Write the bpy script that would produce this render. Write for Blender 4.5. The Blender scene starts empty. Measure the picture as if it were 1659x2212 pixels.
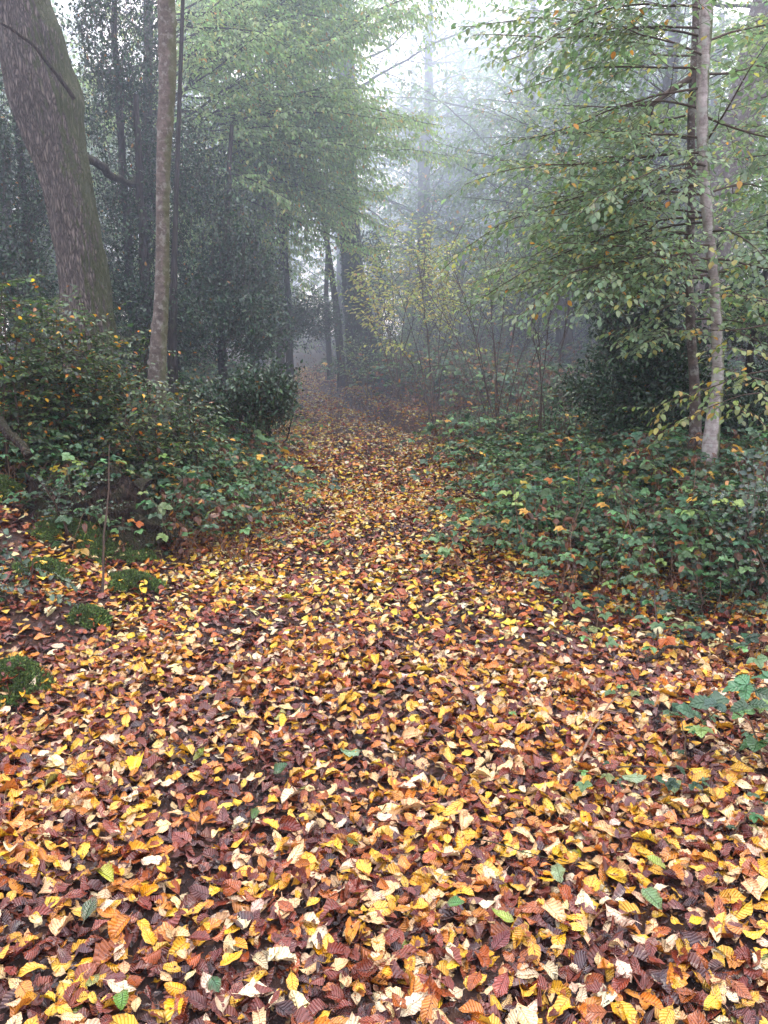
import bpy, math, random, time
import numpy as np
from mathutils import noise as mnoise, Vector

T0 = time.time()
rng = np.random.default_rng(11)
random.seed(11)
R = math.radians
sc = bpy.context.scene
COL = sc.collection

# ------------------------------------------------------------------ camera
CAM_Z = 1.55
PITCH = R(12.7)
TV, TH = 0.662, 0.4965
cam_d = bpy.data.cameras.new("camera")
cam = bpy.data.objects.new("camera", cam_d); COL.objects.link(cam)
cam.location = (0, 0, CAM_Z); cam.rotation_euler = (R(90) - PITCH, 0, 0)
cam_d.sensor_fit = 'VERTICAL'; cam_d.sensor_height = 24; cam_d.lens = 12 / TV
cam_d.clip_start = 0.05; cam_d.clip_end = 2000
sc.camera = cam

def ray(px, py):
    sx = (px - 829.5) / 829.5 * TH; sy = -(py - 1106) / 1106 * TV
    c, s = math.cos(PITCH), math.sin(PITCH)
    return np.array([sx, c + sy * s, -s + sy * c])
def at(px, py, Y):
    """a point of the photograph (1659 x 2212 grid) at distance Y down the path"""
    d = ray(px, py)
    return np.array([0, 0, CAM_Z]) + d * (Y / d[1])
def mpp(Y): return 0.993 * Y / 1659

# ------------------------------------------------------------------ terrain
_PY = [0, 3, 7, 11.5, 15, 19, 22, 26, 32, 60]
_PX = [.05, .05, .09, -.14, -1.08, -2.1, -2.75, -3.7, -7.0, -30]
_HW = [1.6, 1.45, .95, .88, .68, .62, .6, .5, .5, .5]
def xc(y): return np.interp(y, _PY, _PX)
def hw(y): return np.interp(y, _PY, _HW)
def sstep(a, b, x):
    t = np.clip((x - a) / (b - a), 0, 1); return t * t * (3 - 2 * t)
def H(x, y):
    x = np.asarray(x, float); y = np.asarray(y, float)
    base = .038 * np.clip(y - 12, 0, 22) ** 1.0 + .01 * np.clip(y - 34, 0, 200)
    d = x - xc(y)
    l = -d - hw(y); r = d - hw(y)
    z = base + .62 * sstep(0, 2.4, l) * sstep(1.5, 5, y) + .12 * sstep(2, 9, l)
    z = z + .28 * sstep(0, 2.2, r) * sstep(2, 6, y) + .25 * sstep(2, 9, r)
    z = z + .22 * sstep(0, .16, r) * sstep(11.5, 13, y) * (1 - sstep(19, 21, y))
    z = z + .035 * np.sin(x * 2.1 + y * .7) * np.sin(y * 1.7 - x * .6 + 1) + .02 * np.sin(x * 5.3 + 2) * np.sin(y * 4.1)
    z = z + .15 * np.sin(x * .35 + 1) * np.sin(y * .27) * sstep(3, 12, np.abs(d))
    for (mx, my, rx, ry, rz) in MOUNDS:
        z = z + rz * np.exp(-(((x - mx) / rx) ** 2 + ((y - my) / ry) ** 2) ** 1.5)
    return z
MOUNDS = []
def Hs(x, y): return float(H(x, y))
def ground_hit(px, py):
    d = ray(px, py); o = np.array([0, 0, CAM_Z]); t = .5
    while t < 80:
        p = o + d * t
        if p[2] <= Hs(p[0], p[1]): return p
        t += .02
    return p

MOSS = [("long green moss mound on the left bank", 235, 1190, .24, .26, .15, 5200), ("moss cushion high on the bank, left of the long mound", 130, 1160, .13, .15, .07, 1800),
        ("big dark moss mound at the left edge, lower foreground", 30, 1500, .12, .15, .13, 3500), ("small moss patch just below the long mound", 195, 1345, .09, .09, .04, 1300),
        ("bright moss tuft at left edge beside the rotten stump", 5, 1075, .13, .14, .12, 1800), ("low moss patch among leaves left of the long mound", 100, 1240, .12, .1, .035, 1500),
        ("mossy foot of the long mound, darkest green", 290, 1270, .12, .12, .06, 1800)]
_m = [(ground_hit(m[1], m[2]), m) for m in MOSS]
MOSSP = [(g[0], g[1], m) for g, m in _m]
MOUNDS += [(g[0], g[1], m[3], m[4], m[5]) for g, m in _m]
def on_moss(x, y):
    k = np.zeros(len(x))
    for (mx, my, rx, ry, rz) in MOUNDS: k = np.maximum(k, np.exp(-(((x - mx) / rx) ** 2 + ((y - my) / ry) ** 2) ** 1.5))
    return k

# ------------------------------------------------------------------ tagging
def tag(o, label=None, cat=None, group=None, kind=None):
    if label: o['label'] = label
    if cat: o['category'] = cat
    if group: o['group'] = group
    if kind: o['kind'] = kind
    return o
def thing(name, label, cat, loc=(0, 0, 0), rotz=0, group=None, scale=1.0):
    o = bpy.data.objects.new(name, None); COL.objects.link(o)
    o.location = tuple(float(v) for v in loc); o.rotation_euler = (0, 0, rotz); o.scale = (scale,) * 3
    o.empty_display_size = .1
    return tag(o, label, cat, group)
def dup(root, loc, rotz, scale=1.0, label=None, group=None, tilt=(0, 0)):
    r = root.copy(); COL.objects.link(r)
    r.location = tuple(float(v) for v in loc); r.rotation_euler = (tilt[0], tilt[1], rotz); r.scale = (scale,) * 3
    if label: r['label'] = label
    if group: r['group'] = group
    for ch in list(root.children):
        c = ch.copy(); COL.objects.link(c); c.parent = r
        for g in ch.children:
            d = g.copy(); COL.objects.link(d); d.parent = c
    return r

# ------------------------------------------------------------------ mesh building with numpy
class MB:
    def __init__(s): s.v = []; s.f3 = []; s.f4 = []; s.c = []; s.a = []; s.n = 0
    def add(s, v, f3=None, f4=None, col=(1, 1, 1), att=None):
        v = np.asarray(v, np.float32).reshape(-1, 3); k = len(v)
        if k == 0: return
        s.v.append(v)
        if f3 is not None and len(f3): s.f3.append(np.asarray(f3, np.int64).reshape(-1, 3) + s.n)
        if f4 is not None and len(f4): s.f4.append(np.asarray(f4, np.int64).reshape(-1, 4) + s.n)
        c = np.asarray(col, np.float32)
        s.c.append(np.broadcast_to(c, (k, 3)) if c.ndim == 1 else c)
        s.a.append(np.zeros((k, 3), np.float32) if att is None else np.asarray(att, np.float32).reshape(-1, 3))
        s.n += k
    def build(s, name, mat, parent=None, smooth=True, origin=None):
        me = bpy.data.meshes.new(name)
        v = np.concatenate(s.v) if s.v else np.zeros((0, 3), np.float32)
        if origin is not None: v = v - np.asarray(origin, np.float32)
        f3 = np.concatenate(s.f3) if s.f3 else np.zeros((0, 3), np.int64)
        f4 = np.concatenate(s.f4) if s.f4 else np.zeros((0, 4), np.int64)
        me.vertices.add(len(v)); me.vertices.foreach_set('co', v.ravel())
        loops = np.concatenate([f3.ravel(), f4.ravel()]).astype(np.int32)
        me.loops.add(len(loops)); me.loops.foreach_set('vertex_index', loops)
        nf = len(f3) + len(f4)
        me.polygons.add(nf)
        st = np.concatenate([np.arange(len(f3)) * 3, len(f3) * 3 + np.arange(len(f4)) * 4]).astype(np.int32)
        me.polygons.foreach_set('loop_start', st)
        me.polygons.foreach_set('use_smooth', np.full(nf, smooth))
        me.update(calc_edges=True)
        if s.c:
            c = np.concatenate(s.c); c4 = np.ones((len(c), 4), np.float32); c4[:, :3] = c
            at_ = me.attributes.new('col', 'FLOAT_COLOR', 'POINT'); at_.data.foreach_set('color', c4.ravel())
            a = np.concatenate(s.a); at2 = me.attributes.new('luv', 'FLOAT_VECTOR', 'POINT')
            at2.data.foreach_set('vector', a.ravel().astype(np.float32))
        me.materials.append(mat)
        o = bpy.data.objects.new(name, me); COL.objects.link(o)
        if parent is not None: o.parent = parent
        return o

def norm(v): return v / (np.linalg.norm(v, axis=-1, keepdims=True) + 1e-9)

def tube(mb, pts, rad, sides=4, col=(1, 1, 1), bump=None, cap=True):
    pts = np.asarray(pts, float); n = len(pts); rad = np.broadcast_to(np.asarray(rad, float), (n,))
    t = norm(np.gradient(pts, axis=0))
    mt = t.mean(0); ref = np.array([1., 0, 0]) if abs(mt[0]) < .8 * np.linalg.norm(mt) else np.array([0, 0, 1.])
    u = norm(np.cross(t, ref)); w = np.cross(t, u)
    th = np.arange(sides) / sides * 2 * math.pi
    c, s = np.cos(th), np.sin(th)
    rr = rad[:, None] * np.ones((n, sides))
    if bump is not None: rr = rr * (1 + bump(pts, th))
    v = pts[:, None, :] + (u[:, None, :] * c[None, :, None] + w[:, None, :] * s[None, :, None]) * rr[:, :, None]
    i = np.arange(n - 1)[:, None] * sides; j = np.arange(sides)[None, :]; j2 = (j + 1) % sides
    f = np.stack([i + j, i + j2, i + sides + j2, i + sides + j], -1).reshape(-1, 4)
    ln = np.concatenate([[0], np.cumsum(np.linalg.norm(np.diff(pts, axis=0), axis=1))])
    att = np.zeros((n, sides, 3)); att[:, :, 0] = th[None] ; att[:, :, 1] = ln[:, None]
    mb.add(v, f4=f, col=col, att=att)
    if cap and sides >= 5:
        for k in (0, n - 1):
            ring = v[k]; cc = ring.mean(0)
            vv = np.vstack([ring, cc[None]]); ff = np.array([[a, (a + 1) % sides, sides] for a in range(sides)])
            mb.add(vv, f3=ff, col=col)

# ------------------------------------------------------------------ leaf templates
def leaf_grid(nl, nw, width=.6, fold=.15, curl=.2, cup=0., twist=0., ripple=.03, serr=.03, petiole=.15, shape='ovate', r=None, lobes=None):
    """one leaf, length 1 along +Y, flat in XY; returns verts, quads, att(u,v,0)"""
    r = r or rng
    vs = np.linspace(0, 1, nl + 1)
    if shape == 'ovate': w = np.sin(math.pi * vs ** .82) ** .78
    elif shape == 'round': w = np.sin(math.pi * vs ** .82) ** .66
    elif shape == 'bram': w = np.sin(math.pi * vs ** .74) ** .8
    elif shape == 'long': w = np.sin(math.pi * vs ** .9) ** .95
    elif shape == 'holly': w = np.sin(math.pi * vs) ** .7
    w = np.maximum(w, .02) * width / 2
    us = np.linspace(-1, 1, nw + 1)
    U, V = np.meshgrid(us, vs)
    e = np.ones((nl + 1, 2)) + r.normal(0, serr, (nl + 1, 2))
    if serr > 0: e += np.where(np.arange(nl + 1) % 2 == 0, serr, -serr)[:, None]
    if shape == 'holly': e += np.where(np.arange(nl + 1) % 2 == 0, .28, -.28)[:, None]
    edge = np.where(U < 0, 1 + (e[:, :1] - 1) * np.abs(U) ** 2, 1 + (e[:, 1:] - 1) * np.abs(U) ** 2)
    X = U * w[:, None] * edge
    Y = V - (np.abs(U) ** 2) * .0 + 0
    ph = r.uniform(0, 6.28)
    Z = fold * np.abs(X) * 1.0 + cup * X ** 2 / (width / 2) + ripple * np.sin(V * 9 + ph + U * 1.3) * np.abs(U) * width + ripple * .6 * np.sin(V * 17 + ph * 2) * U * width
    if shape == 'holly': Z = Z + np.where(np.arange(nl + 1) % 2 == 0, .05, -.05)[:, None] * np.abs(U) ** 2
    # twist
    a = twist * (V - .5); X, Z = X * np.cos(a) - Z * np.sin(a), X * np.sin(a) + Z * np.cos(a)
    # curl along length
    if abs(curl) > 1e-3:
        k = curl; ang = k * (Y - .4)
        y0 = np.sin(ang) / k; z0 = (1 - np.cos(ang)) / k
        Y2 = y0 - Z * np.sin(ang) + .4; Z = z0 + Z * np.cos(ang); Y = Y2
    v = np.stack([X, Y, Z], -1).reshape(-1, 3)
    att = np.stack([U, V, U * 0], -1).reshape(-1, 3)
    W = nw + 1
    i = np.arange(nl)[:, None] * W; j = np.arange(nw)[None]
    f = np.stack([i + j, i + j + 1, i + W + j + 1, i + W + j], -1).reshape(-1, 4)
    if petiole > 0:
        b = v[W // 2]; k = len(v); pw = .012
        pv = np.array([b + [-pw, .01, 0], b + [pw, .01, 0], b + [pw * .7, -petiole, .02], b + [-pw * .7, -petiole, .02]])
        v = np.vstack([v, pv]); f = np.vstack([f, [[k, k + 1, k + 2, k + 3]]])
        att = np.vstack([att, [[0, 0, 0]] * 4])
    return v, f, att

def hex_leaf(width=.55, fold=.25, curl=.15):
    v = np.array([[0, 0, 0], [-width * .5, .38, 0], [-width * .33, .72, 0], [0, 1, 0], [width * .33, .72, 0], [width * .5, .38, 0]], float)
    v[:, 2] = np.abs(v[:, 0]) * fold - curl * v[:, 1] ** 2
    att = np.array([[0, 0, 0], [-1, .38, 0], [-1, .72, 0], [0, 1, 0], [1, .72, 0], [1, .38, 0]], float)
    f = np.array([[0, 3, 2, 1], [0, 5, 4, 3]])
    return v, f, att

class Bag:
    """collects leaves (position, axis, normal, size, colour) and meshes them with a set of templates"""
    def __init__(s): s.p = []; s.a = []; s.n = []; s.s = []; s.c = []
    def add(s, p, a, n, size, col):
        p = np.asarray(p, float).reshape(-1, 3); k = len(p)
        if k == 0: return
        s.p.append(p); s.a.append(np.broadcast_to(a, (k, 3))); s.n.append(np.broadcast_to(n, (k, 3)))
        s.s.append(np.broadcast_to(np.asarray(size, float), (k,))); s.c.append(np.broadcast_to(col, (k, 3)))
    def count(s): return sum(len(x) for x in s.p)
    def mesh(s, mb, templates):
        if not s.p: return
        P, A, N, S, C = [np.concatenate(x) for x in (s.p, s.a, s.n, s.s, s.c)]
        A = norm(A); X = norm(np.cross(A, N)); Z = np.cross(X, A)
        ti = rng.integers(0, len(templates), len(P))
        rnd = rng.random(len(P))
        for k, (tv, tf, ta) in enumerate(templates):
            m = ti == k; n = int(m.sum())
            if not n: continue
            M = np.stack([X[m], A[m], Z[m]], 1) * S[m][:, None, None]      # rows are the axes
            V = np.einsum('vi,nij->nvj', tv, M) + P[m][:, None, :]
            nv = len(tv)
            F = tf[None] + (np.arange(n) * nv)[:, None, None]
            att = np.broadcast_to(ta[None], (n, nv, 3)).copy(); att[:, :, 2] = rnd[m][:, None]
            mb.add(V.reshape(-1, 3), f4=F.reshape(-1, 4), col=np.repeat(C[m], nv, 0), att=att.reshape(-1, 3))

HEX = [hex_leaf(rng.uniform(.5, .62), rng.uniform(-.1, .5), rng.uniform(-.05, .45)) for _ in range(6)]
HEXL = [hex_leaf(rng.uniform(.36, .46), rng.uniform(0, .6), rng.uniform(-.1, .5)) for _ in range(5)]
BEECH2 = [leaf_grid(4, 2, .6, rng.uniform(.0, .5), -rng.uniform(.1, .9), ripple=.02, serr=.02, petiole=0) for _ in range(8)]
BEECH = [leaf_grid(6, 4, .58, rng.uniform(-.1, .4), -rng.uniform(.1, .9), ripple=.03, serr=.05, petiole=.1) for _ in range(8)]
BRAM = [leaf_grid(10, 4, .70, rng.uniform(.05, .45), -rng.uniform(.1, .8), ripple=.045, serr=.075, petiole=0, shape='bram') for _ in range(8)]
BRAM_LO = [leaf_grid(4, 2, .7, rng.uniform(.05, .5), -rng.uniform(.1, .8), ripple=0, serr=0.05, petiole=0, shape='bram') for _ in range(6)]
HOLLY = [leaf_grid(8, 2, .55, rng.uniform(.1, .6), -rng.uniform(.2, .9), ripple=0, serr=0, petiole=0.05, shape='holly') for _ in range(6)]

def pal(cols, weights, jit=.18):
    cols = np.array(cols, float); w = np.array(weights, float); w /= w.sum()
    def f(n):
        i = rng.choice(len(cols), n, p=w)
        j = rng.uniform(-.4, .4, n)[:, None] * 0
        return np.clip(cols[i] * np.exp(rng.normal(0, jit, (n, 1))) * np.exp(rng.normal(0, jit * .35, (n, 3))), 0, 1)
    return f
BEECH_G = pal([(.19, .30, .165), (.26, .37, .20), (.145, .24, .14), (.44, .43, .14), (.55, .28, .05)], [40, 26, 26, 6, 1.5])
HORN_G = pal([(.31, .45, .22), (.38, .52, .26), (.22, .34, .17), (.50, .52, .20), (.55, .3, .08)], [36, 30, 26, 6, 1.5])
FAR_G = pal([(.20, .30, .14), (.26, .37, .17), (.16, .24, .12), (.36, .24, .09)], [40, 30, 30, 3])
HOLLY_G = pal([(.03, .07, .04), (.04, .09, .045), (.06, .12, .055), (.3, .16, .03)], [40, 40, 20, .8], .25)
BRAM_G = pal([(.05, .125, .065), (.08, .185, .085), (.13, .26, .10), (.22, .34, .10), (.6, .42, .07), (.4, .13, .03)], [32, 34, 21, 9, 4, 1.2], .3)
YELLOW_G = pal([(.45, .52, .14), (.58, .58, .18), (.32, .42, .12), (.55, .38, .06)], [35, 25, 30, 10])
LITTER = pal([(.86, .51, .04), (.88, .60, .28), (.68, .26, .035), (.40, .10, .02), (.22, .04, .022), (.12, .028, .026), (.92, .73, .46), (.88, .46, .02), (.24, .28, .05)],
             [20, 19, 16, 16, 18, 12, 11, 9, .7], .15)
DEADLEAF = pal([(.16, .065, .028), (.26, .10, .035), (.09, .038, .022), (.5, .26, .05)], [40, 25, 30, 8], .2)

# ------------------------------------------------------------------ node helpers / materials
def new_mat(name):
    m = bpy.data.materials.new(name); m.use_nodes = True
    nt = m.node_tree; nt.nodes.clear()
    return m, nt
def N(nt, t, **kw):
    n = nt.nodes.new(t)
    for k, v in kw.items():
        if k.startswith('_'): setattr(n, k[1:], v)
        else: n.inputs[k.replace('__', ' ')].default_value = v
    return n
def mth(nt, op, a, b=None, clamp=False):
    n = nt.nodes.new('ShaderNodeMath'); n.operation = op; n.use_clamp = clamp
    for i, x in enumerate((a, b)):
        if x is None: continue
        if isinstance(x, (int, float)): n.inputs[i].default_value = x
        else: nt.links.new(x, n.inputs[i])
    return n.outputs[0]
def mixc(nt, fac, a, b, mode='MIX'):
    n = nt.nodes.new('ShaderNodeMix'); n.data_type = 'RGBA'; n.blend_type = mode
    for i, x in ((0, fac), (6, a), (7, b)):
        if isinstance(x, (int, float)): n.inputs[i].default_value = x
        elif isinstance(x, tuple): n.inputs[i].default_value = (*x, 1) if len(x) == 3 else x
        else: nt.links.new(x, n.inputs[i])
    return n.outputs[2]
def ramp(nt, fac, stops):
    n = nt.nodes.new('ShaderNodeValToRGB'); e = n.color_ramp.elements
    while len(e) < len(stops): e.new(.5)
    for i, (p, c) in enumerate(stops): e[i].position = p; e[i].color = (*c, 1) if isinstance(c, tuple) else (c, c, c, 1)
    nt.links.new(fac, n.inputs[0]); return n.outputs[0]
def noise(nt, vec, scale, detail=3, rough=.6, dist=0):
    n = N(nt, 'ShaderNodeTexNoise', Scale=scale, Detail=detail, Roughness=rough, Distortion=dist)
    if vec is not None: nt.links.new(vec, n.inputs['Vector'])
    return n.outputs[0]

def leaf_mat(name, rough=.35, trans=.3, vein=.4, nvein=7, spots=0., edge=0., spec=.5, bump=.5, tcol=1.6, coat=0.):
    m, nt = new_mat(name); L = nt.links.new
    col = N(nt, 'ShaderNodeAttribute', _attribute_name='col').outputs['Color']
    luv = N(nt, 'ShaderNodeAttribute', _attribute_name='luv').outputs['Vector']
    sp = nt.nodes.new('ShaderNodeSeparateXYZ'); L(luv, sp.inputs[0])
    u, v, rnd = sp.outputs
    au = mth(nt, 'ABSOLUTE', u)
    t = mth(nt, 'SUBTRACT', v, mth(nt, 'MULTIPLY', au, .22))
    sn = mth(nt, 'ABSOLUTE', mth(nt, 'SINE', mth(nt, 'MULTIPLY', t, nvein * math.pi)))
    veins = mth(nt, 'SUBTRACT', 1, mth(nt, 'SMOOTH_MIN', mth(nt, 'MULTIPLY', sn, 2.2), 1.0))
    mid = mth(nt, 'SUBTRACT', 1, mth(nt, 'MULTIPLY', au, 14), True)
    vm = mth(nt, 'MAXIMUM', mth(nt, 'MULTIPLY', veins, .55, True), mid)
    base = mixc(nt, mth(nt, 'MULTIPLY', vm, vein), col, mixc(nt, 1.0, col, (.45, .33, .28), 'MULTIPLY'))
    geo = nt.nodes.new('ShaderNodeNewGeometry')
    pos = geo.outputs['Position']
    blot = noise(nt, pos, 28, 3)
    base = mixc(nt, ramp(nt, blot, [(.35, 0.0), (.7, .55)]), base, mixc(nt, 1.0, base, (.62, .5, .45), 'MULTIPLY'))
    if edge > 0:
        e = mth(nt, 'POWER', mth(nt, 'MAXIMUM', au, mth(nt, 'ABSOLUTE', mth(nt, 'SUBTRACT', mth(nt, 'MULTIPLY', v, 2), 1))), 3)
        e = mth(nt, 'MULTIPLY', e, mth(nt, 'MULTIPLY', ramp(nt, noise(nt, pos, 45, 2), [(.4, 0.), (.65, 1.)]), edge))
        base = mixc(nt, e, base, (.22, .065, .02))
    if spots > 0:
        s = ramp(nt, noise(nt, pos, 190, 1), [(.63, 0.), (.68, 1.)])
        base = mixc(nt, mth(nt, 'MULTIPLY', s, spots), base, (.05, .018, .01))
    hgt = mth(nt, 'ADD', mth(nt, 'MULTIPLY', sn, .7), mth(nt, 'MULTIPLY', mid, -1.0))
    bp = N(nt, 'ShaderNodeBump', Strength=bump, Distance=.0028); L(hgt, bp.inputs['Height'])
    pr = N(nt, 'ShaderNodeBsdfPrincipled', Roughness=rough)
    pr.inputs['Specular IOR Level'].default_value = spec
    if coat: pr.inputs['Coat Weight'].default_value = coat; pr.inputs['Coat Roughness'].default_value = .12
    L(base, pr.inputs['Base Color']); L(bp.outputs[0], pr.inputs['Normal'])
    rv = mth(nt, 'ADD', mth(nt, 'MULTIPLY', rnd, .22), rough - .08); L(rv, pr.inputs['Roughness'])
    out = nt.nodes.new('ShaderNodeOutputMaterial')
    if trans > 0:
        tr = nt.nodes.new('ShaderNodeBsdfTranslucent')
        L(mixc(nt, 1.0, base, (tcol, tcol * 1.05, tcol * .8), 'MULTIPLY'), tr.inputs[0])
        mx = N(nt, 'ShaderNodeMixShader', Fac=trans); L(pr.outputs[0], mx.inputs[1]); L(tr.outputs[0], mx.inputs[2]); L(mx.outputs[0], out.inputs[0])
    else: L(pr.outputs[0], out.inputs[0])
    return m

M_LITTER = leaf_mat("wet_fallen_leaves", .24, .0, .6, 9, spots=.85, edge=.7, spec=.55, bump=1.0, coat=.35)
M_BEECH = leaf_mat("beech_leaves", .3, .40, .3, 7, spec=.65)
M_HORN = leaf_mat("hornbeam_leaves", .35, .5, .2, 7, spec=.5)
M_HOLLY = leaf_mat("holly_leaves", .2, .06, .2, 5, spec=.6, bump=.3)
M_BRAM = leaf_mat("bramble_leaves", .27, .18, .55, 6, spec=.55, bump=1.0)
M_FAR = leaf_mat("distant_leaves", .5, .42, .1, 5, spec=.3, bump=.1)

def bark_mat(name, c_dark, c_light, scale=14, stretch=.25, bump=1.0, dist=.02, moss=0., moss_dir=(1, 0, .3), lichen=0., rough=.8, ringed=0., ridge=False):
    m, nt = new_mat(name); L = nt.links.new
    tc = nt.nodes.new('ShaderNodeTexCoord'); mp = N(nt, 'ShaderNodeMapping'); mp.inputs['Scale'].default_value = (1, 1, stretch)
    L(tc.outputs['Object'], mp.inputs[0])
    wob = nt.nodes.new('ShaderNodeVectorMath'); wob.operation = 'MULTIPLY_ADD'
    nz = N(nt, 'ShaderNodeTexNoise', Scale=scale * .5, Detail=3); L(mp.outputs[0], nz.inputs['Vector'])
    L(nz.outputs['Color'], wob.inputs[0]); wob.inputs[1].default_value = (.07 * 14 / scale,) * 3; L(mp.outputs[0], wob.inputs[2])
    vo = N(nt, 'ShaderNodeTexVoronoi', Scale=scale, _feature='DISTANCE_TO_EDGE'); L(wob.outputs[0], vo.inputs['Vector'])
    fine = noise(nt, mp.outputs[0], scale * 5, 5, .7)
    if ridge:
        n1 = noise(nt, mp.outputs[0], scale, 2, .5, .6)
        rd = mth(nt, 'MULTIPLY', mth(nt, 'ABSOLUTE', mth(nt, 'SUBTRACT', n1, .5)), 9.0, True)
        crack = mth(nt, 'MINIMUM', rd, ramp(nt, vo.outputs['Distance'], [(0., .1), (.22, 1.)]))
    else: crack = ramp(nt, noise(nt, tc.outputs['Object'], scale * .6, 5, .7), [(.3, 0.), (.7, 1.)])
    h = mth(nt, 'ADD', mth(nt, 'MULTIPLY', crack, .75), mth(nt, 'MULTIPLY', fine, .5))
    col = ramp(nt, h, [(.2, c_dark), (1.0, c_light)])
    big = noise(nt, tc.outputs['Object'], 2.2, 4)
    col = mixc(nt, ramp(nt, big, [(.35, 0.), (.7, .6)]), col, mixc(nt, 1.0, col, (.55, .58, .5), 'MULTIPLY'))
    if ringed:
        mp2 = N(nt, 'ShaderNodeMapping'); mp2.inputs['Scale'].default_value = (.6, .6, 9); L(tc.outputs['Object'], mp2.inputs[0])
        rg = ramp(nt, noise(nt, mp2.outputs[0], 4, 3), [(.5, 0.), (.62, ringed)])
        col = mixc(nt, rg, col, c_dark)
    if lichen:
        li = ramp(nt, noise(nt, tc.outputs['Object'], 16, 4, .7), [(.52, 0.), (.6, lichen)])
        col = mixc(nt, li, col, (.42, .44, .40))
    if moss:
        geo = nt.nodes.new('ShaderNodeNewGeometry'); dt = nt.nodes.new('ShaderNodeVectorMath'); dt.operation = 'DOT_PRODUCT'
        L(geo.outputs['Normal'], dt.inputs[0]); dt.inputs[1].default_value = tuple(norm(np.array(moss_dir, float)))
        ms = mth(nt, 'ADD', dt.outputs['Value'], mth(nt, 'MULTIPLY', mth(nt, 'SUBTRACT', noise(nt, tc.outputs['Object'], 7, 5, .7), .5), 2.4))
        mf = ramp(nt, ms, [(.35, 0.), (.7, moss)])
        col = mixc(nt, mf, col, mixc(nt, fine, (.02, .035, .008), (.10, .13, .03)))
    bp = N(nt, 'ShaderNodeBump', Strength=bump, Distance=dist); L(h, bp.inputs['Height'])
    pr = N(nt, 'ShaderNodeBsdfPrincipled', Roughness=rough); pr.inputs['Specular IOR Level'].default_value = .35
    L(col, pr.inputs['Base Color']); L(bp.outputs[0], pr.inputs['Normal'])
    out = nt.nodes.new('ShaderNodeOutputMaterial'); L(pr.outputs[0], out.inputs[0])
    return m
M_OAK = bark_mat("oak_bark", (.03, .025, .024), (.30, .25, .225), 32, .2, 1.0, .035, moss=.75, moss_dir=(1, .1, .35), ridge=True)
M_SLIM = bark_mat("smooth_grey_bark", (.05, .042, .038), (.20, .165, .15), 30, .9, .5, .006, moss=.5, moss_dir=(1, 0, .1), lichen=.3, ringed=.35)
M_PALE = bark_mat("pale_lichen_bark", (.17, .14, .135), (.64, .58, .57), 26, .6, .6, .008, moss=.9, moss_dir=(1, -.1, -.25), lichen=.75, ringed=.5)
M_BROWN = bark_mat("brown_bark", (.03, .022, .02), (.15, .11, .10), 24, .4, .8, .012, moss=.4, moss_dir=(0, -.3, 1), lichen=.35)
M_DARK = bark_mat("dark_wet_bark", (.012, .010, .010), (.06, .05, .048), 14, .2, .8, .02, moss=.35, moss_dir=(0, -.3, 1), ridge=True)
M_TWIG = bark_mat("twig_bark", (.03, .02, .016), (.11, .075, .055), 60, .5, .3, .003)
M_CANE = bark_mat("bramble_cane_bark", (.05, .035, .02), (.16, .10, .06), 60, .5, .3, .003)
M_DRY = bark_mat("dry_stalk", (.08, .045, .03), (.30, .19, .13), 60, .5, .3, .003)
M_ROT = bark_mat("rotten_wood", (.006, .004, .004), (.075, .045, .035), 22, .3, 1.0, .04, moss=.25, moss_dir=(.2, -.2, 1), ridge=True)

def moss_mat():
    m, nt = new_mat("moss"); L = nt.links.new
    col = N(nt, 'ShaderNodeAttribute', _attribute_name='col').outputs['Color']
    pr = N(nt, 'ShaderNodeBsdfPrincipled', Roughness=.8); L(col, pr.inputs['Base Color'])
    out = nt.nodes.new('ShaderNodeOutputMaterial'); L(pr.outputs[0], out.inputs[0]); return m
M_MOSS = moss_mat()

def soil_mat():
    m, nt = new_mat("wet_forest_soil"); L = nt.links.new
    tc = nt.nodes.new('ShaderNodeTexCoord'); P = tc.outputs['Object']
    a = noise(nt, P, 6, 5); b = noise(nt, P, 70, 6, .75); c = noise(nt, P, 350, 3)
    col = ramp(nt, mth(nt, 'ADD', mth(nt, 'MULTIPLY', a, .5), mth(nt, 'MULTIPLY', b, .5)), [(.35, (.010, .006, .008)), (.55, (.032, .020, .022)), (.7, (.075, .045, .04))])
    vo = N(nt, 'ShaderNodeTexVoronoi', Scale=26); L(P, vo.inputs['Vector'])
    sep = nt.nodes.new('ShaderNodeSeparateColor'); L(vo.outputs['Color'], sep.inputs[0])
    leafy = mixc(nt, sep.outputs[0], (.05, .022, .015), (.22, .10, .045))
    col = mixc(nt, ramp(nt, noise(nt, P, 3, 3), [(.4, .15), (.6, .6)]), col, leafy)
    h = mth(nt, 'ADD', b, mth(nt, 'ADD', mth(nt, 'MULTIPLY', c, .3), mth(nt, 'MULTIPLY', vo.outputs['Distance'], 1.2)))
    bp = N(nt, 'ShaderNodeBump', Strength=1.0, Distance=.02); L(h, bp.inputs['Height'])
    pr = N(nt, 'ShaderNodeBsdfPrincipled', Roughness=.5); pr.inputs['Specular IOR Level'].default_value = .45
    L(col, pr.inputs['Base Color']); L(bp.outputs[0], pr.inputs['Normal'])
    out = nt.nodes.new('ShaderNodeOutputMaterial'); L(pr.outputs[0], out.inputs[0]); return m
M_SOIL = soil_mat()

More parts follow.
